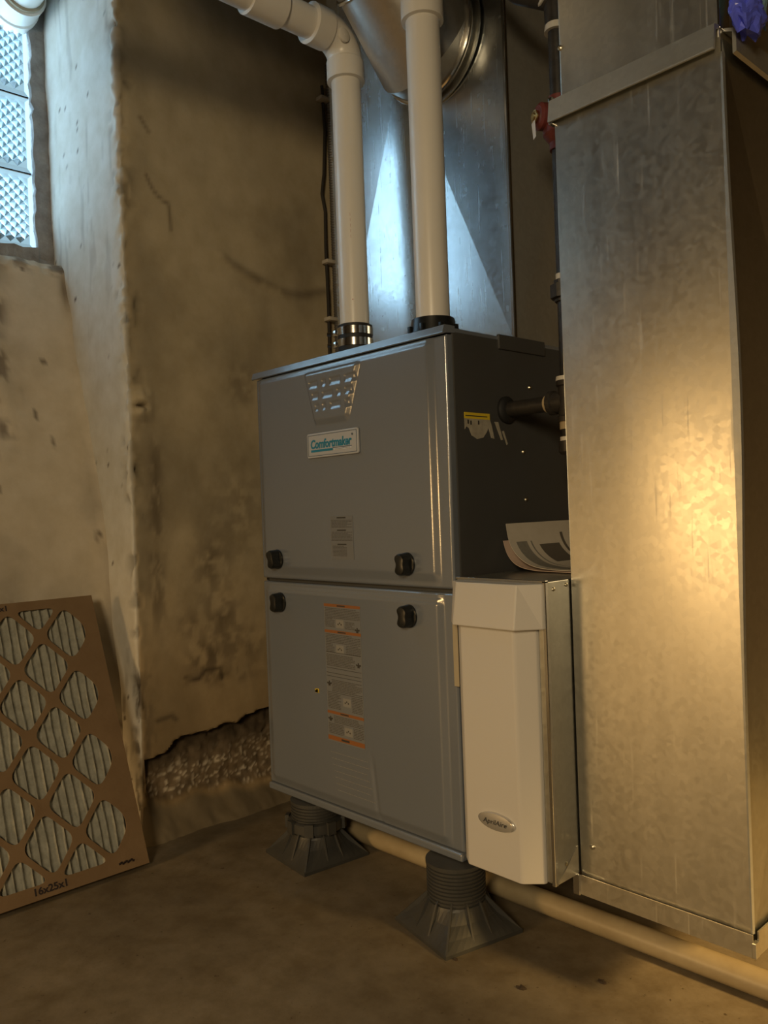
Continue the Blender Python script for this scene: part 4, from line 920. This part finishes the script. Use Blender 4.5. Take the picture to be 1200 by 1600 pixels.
for k in range(7):
    ca = -0.068-0.0587*k
    for j in range(-1, 9):
        cb_ = 0.297+0.137*(j-3)+(0.0685 if k % 2 == 0 else 0)
        hw, hh = 0.0515, 0.0600
        P4 = [(ca+hw, cb_), (ca, cb_+hh), (ca-hw, cb_), (ca, cb_-hh)]
        for ax_, lim, sg in ((0, bx[0], 1), (0, bx[1], -1), (1, bx[2], 1), (1, bx[3], -1)):
            def ins(p, ax_=ax_, lim=lim, sg=sg): return sg*(p[ax_]-lim) >= 0
            def cut(A, B, ax_=ax_, lim=lim): t = (lim-A[ax_])/(B[ax_]-A[ax_]); return (A[0]+t*(B[0]-A[0]), A[1]+t*(B[1]-A[1]))
            if P4: P4 = clip_poly(P4, ins, cut)
        if len(P4) < 3: continue
        ar = abs(sum(P4[i][0]*P4[(i+1) % len(P4)][1]-P4[(i+1) % len(P4)][0]*P4[i][1] for i in range(len(P4))))/2
        if ar < 0.0009: continue
        holes.append(round_poly(P4, 0.020))
b = bmesh.new()
def loop(P):
    vs_ = [b.verts.new((p[0], p[1], 0)) for p in P]
    return [b.edges.new((vs_[i], vs_[(i+1) % len(vs_)])) for i in range(len(vs_))]
E_ = loop([(0, 0), (0, FH), (-FW, FH), (-FW, 0)])
for hP in holes: E_ += loop(hP)
bmesh.ops.triangle_fill(b, use_beauty=True, use_dissolve=False, edges=E_)
g = bmesh.ops.extrude_face_region(b, geom=b.faces[:])
for v in [x for x in g['geom'] if isinstance(x, bmesh.types.BMVert)]: v.co.z = 0.0022
bmesh.ops.recalc_face_normals(b, faces=b.faces[:])
for v in b.verts: v.co = fp(v.co.x, v.co.y, 0.0195+v.co.z)
mb = MB(); mb.bm(b); fc = mb.build('cardboard_face', M['card'], flt)
mb = MB()
for a0, a1, b0, b1 in ((-0.0025, 0, 0, FH), (-FW, -FW+0.0025, 0, FH), (-FW, 0, 0, 0.0025), (-FW, 0, FH-0.0025, FH)):
    V = [fp(a, bb, n_) for n_ in (0.0, 0.0197) for a, bb in ((a0, b0), (a1, b0), (a1, b1), (a0, b1))]
    mb.add(V, [(3, 2, 1, 0), (4, 5, 6, 7), (0, 1, 5, 4), (1, 2, 6, 5), (2, 3, 7, 6), (3, 0, 4, 7)])
mb.build('cardboard_edge', M['card'], flt)
mb = MB(); na, nb_ = 176, 40; aa = np.linspace(-FW+0.003, -0.003, na); bb_ = np.linspace(0.003, FH-0.003, nb_); A_, B_ = np.meshgrid(aa, bb_, indexing='ij')
ph = (A_+0.006*(fbm(A_*14, B_*9, 3, 131)-0.5)+0.004*(fbm(A_*60, B_*22, 2, 133)-0.5))/0.0170
tri = 1-np.abs(np.sin(math.pi*ph)); n_ = 0.0085+0.0085*tri
PV = np.array(fO)[None, None]+A_[..., None]*np.array(fV)+B_[..., None]*np.array(fU)+n_[..., None]*np.array(fN)
mb.add(PV.reshape(-1, 3), grid_faces(na, nb_), 0, True); o = mb.build('pleated_media', M['media'], flt, sharp=80); o['label'] = 'grey pleated filter media'
mb = MB()
put_text(mb, '16x25x1', 0.018, fp(-0.196, 0.0145, 0.0220), fV, fU, fN, width=0.060, bold=0.0005)
put_text(mb, '16x25x1', 0.016, fp(-0.212, 0.5715, 0.0220), fV, fU, fN, width=0.056, bold=0.0004)
for k in range(9): mb.box(*[fp(-0.062+k*0.0035, 0.014+0.0015*math.sin(k*2.1), 0.0217)+Vector(d_) for d_ in ((-0.001, 0, 0), (0.001, 0.004, 0.0035))])
tag(mb.build('size_print', M['marker'], fc), kind='stuff')

# ------------------------------------------------------------------ blue bag by the duct
bag = thing('blue_bag', (0.478, 0.085, 1.20), 'bright blue plastic bag hanging beside the top of the return duct', 'bag')
def lump(z0, z1, cx, cy, rx, ry, sd):
    n, m_ = 28, 18; V, F = [], []
    for i in range(m_):
        t = i/(m_-1); z = z0+(z1-z0)*t; k = math.sin(math.pi*min(1, 0.10+t*0.62))**0.6*(1-0.25*t)
        for j in range(n):
            a = 2*math.pi*j/n; cr_ = 1+0.22*(float(fbm(np.array(a*2.2+sd), np.array(t*7.0), 3, sd))-0.5)*2+0.07*math.sin(a*7+t*9)
            V.append((cx+rx*k*cr_*math.cos(a), cy+ry*k*cr_*math.sin(a), z+0.006*math.sin(a*5+sd)*(1-t)))
    for i in range(m_-1):
        for j in range(n): j2 = (j+1) % n; F.append((i*n+j, i*n+j2, (i+1)*n+j2, (i+1)*n+j))
    F.append(tuple(range(n-1, -1, -1))); F.append(tuple((m_-1)*n+j for j in range(n)))
    return V, F
mb = MB(); V, F = lump(1.193, 1.240, 0.478, 0.078, 0.019, 0.044, 3); mb.add(V, F, 0, False); mb.build('bag_bottom', M['bagblue'], bag)
mb = MB(); V, F = lump(1.212, 1.42, 0.480, 0.096, 0.018, 0.046, 5); mb.add(V, F, 0, False); o = mb.build('bag_body', M['bagclear'], bag); o['label'] = 'clear pale blue film'
mb = MB(); mb.tube([(0.480, 0.092, 1.415), (0.476, 0.092, 1.47), (0.462, 0.092, 1.50), (0.447, 0.092, 1.505)], 0.003, 8); mb.build('hanger', M['steel'], bag)

# ------------------------------------------------------------------ scraps on the floor
def scrap(x, y, r, sd, label):
    rn = random.Random(sd); n = 9; V = [(x, y, FLOOR+0.004)]; F = []
    for i in range(n): a = 2*math.pi*i/n; q = r*rn.uniform(0.5, 1.1); V.append((x+q*math.cos(a)*1.5, y+q*math.sin(a)*0.8, FLOOR+rn.uniform(0.0008, 0.004)))
    V += [(v[0], v[1], FLOOR) for v in V[1:]]
    for i in range(n): j = (i+1) % n; F += [(0, 1+i, 1+j), (1+i, 1+n+i, 1+n+j, 1+j)]
    F.append(tuple(range(2*n, n, -1)))
    tag(MB().add(V, F).build('leaf_scrap', M['leaf']), label, 'scrap')
scrap(0.161, -0.062, 0.0065, 1, 'dark dried leaf scrap on the floor in front of the return duct')
scrap(0.236, 0.032, 0.0050, 2, 'tiny dark scrap on the floor near the drain pipe under the duct')
scrap(0.040, -0.072, 0.0032, 3, 'dark crumb on the floor touching the near foot corner')
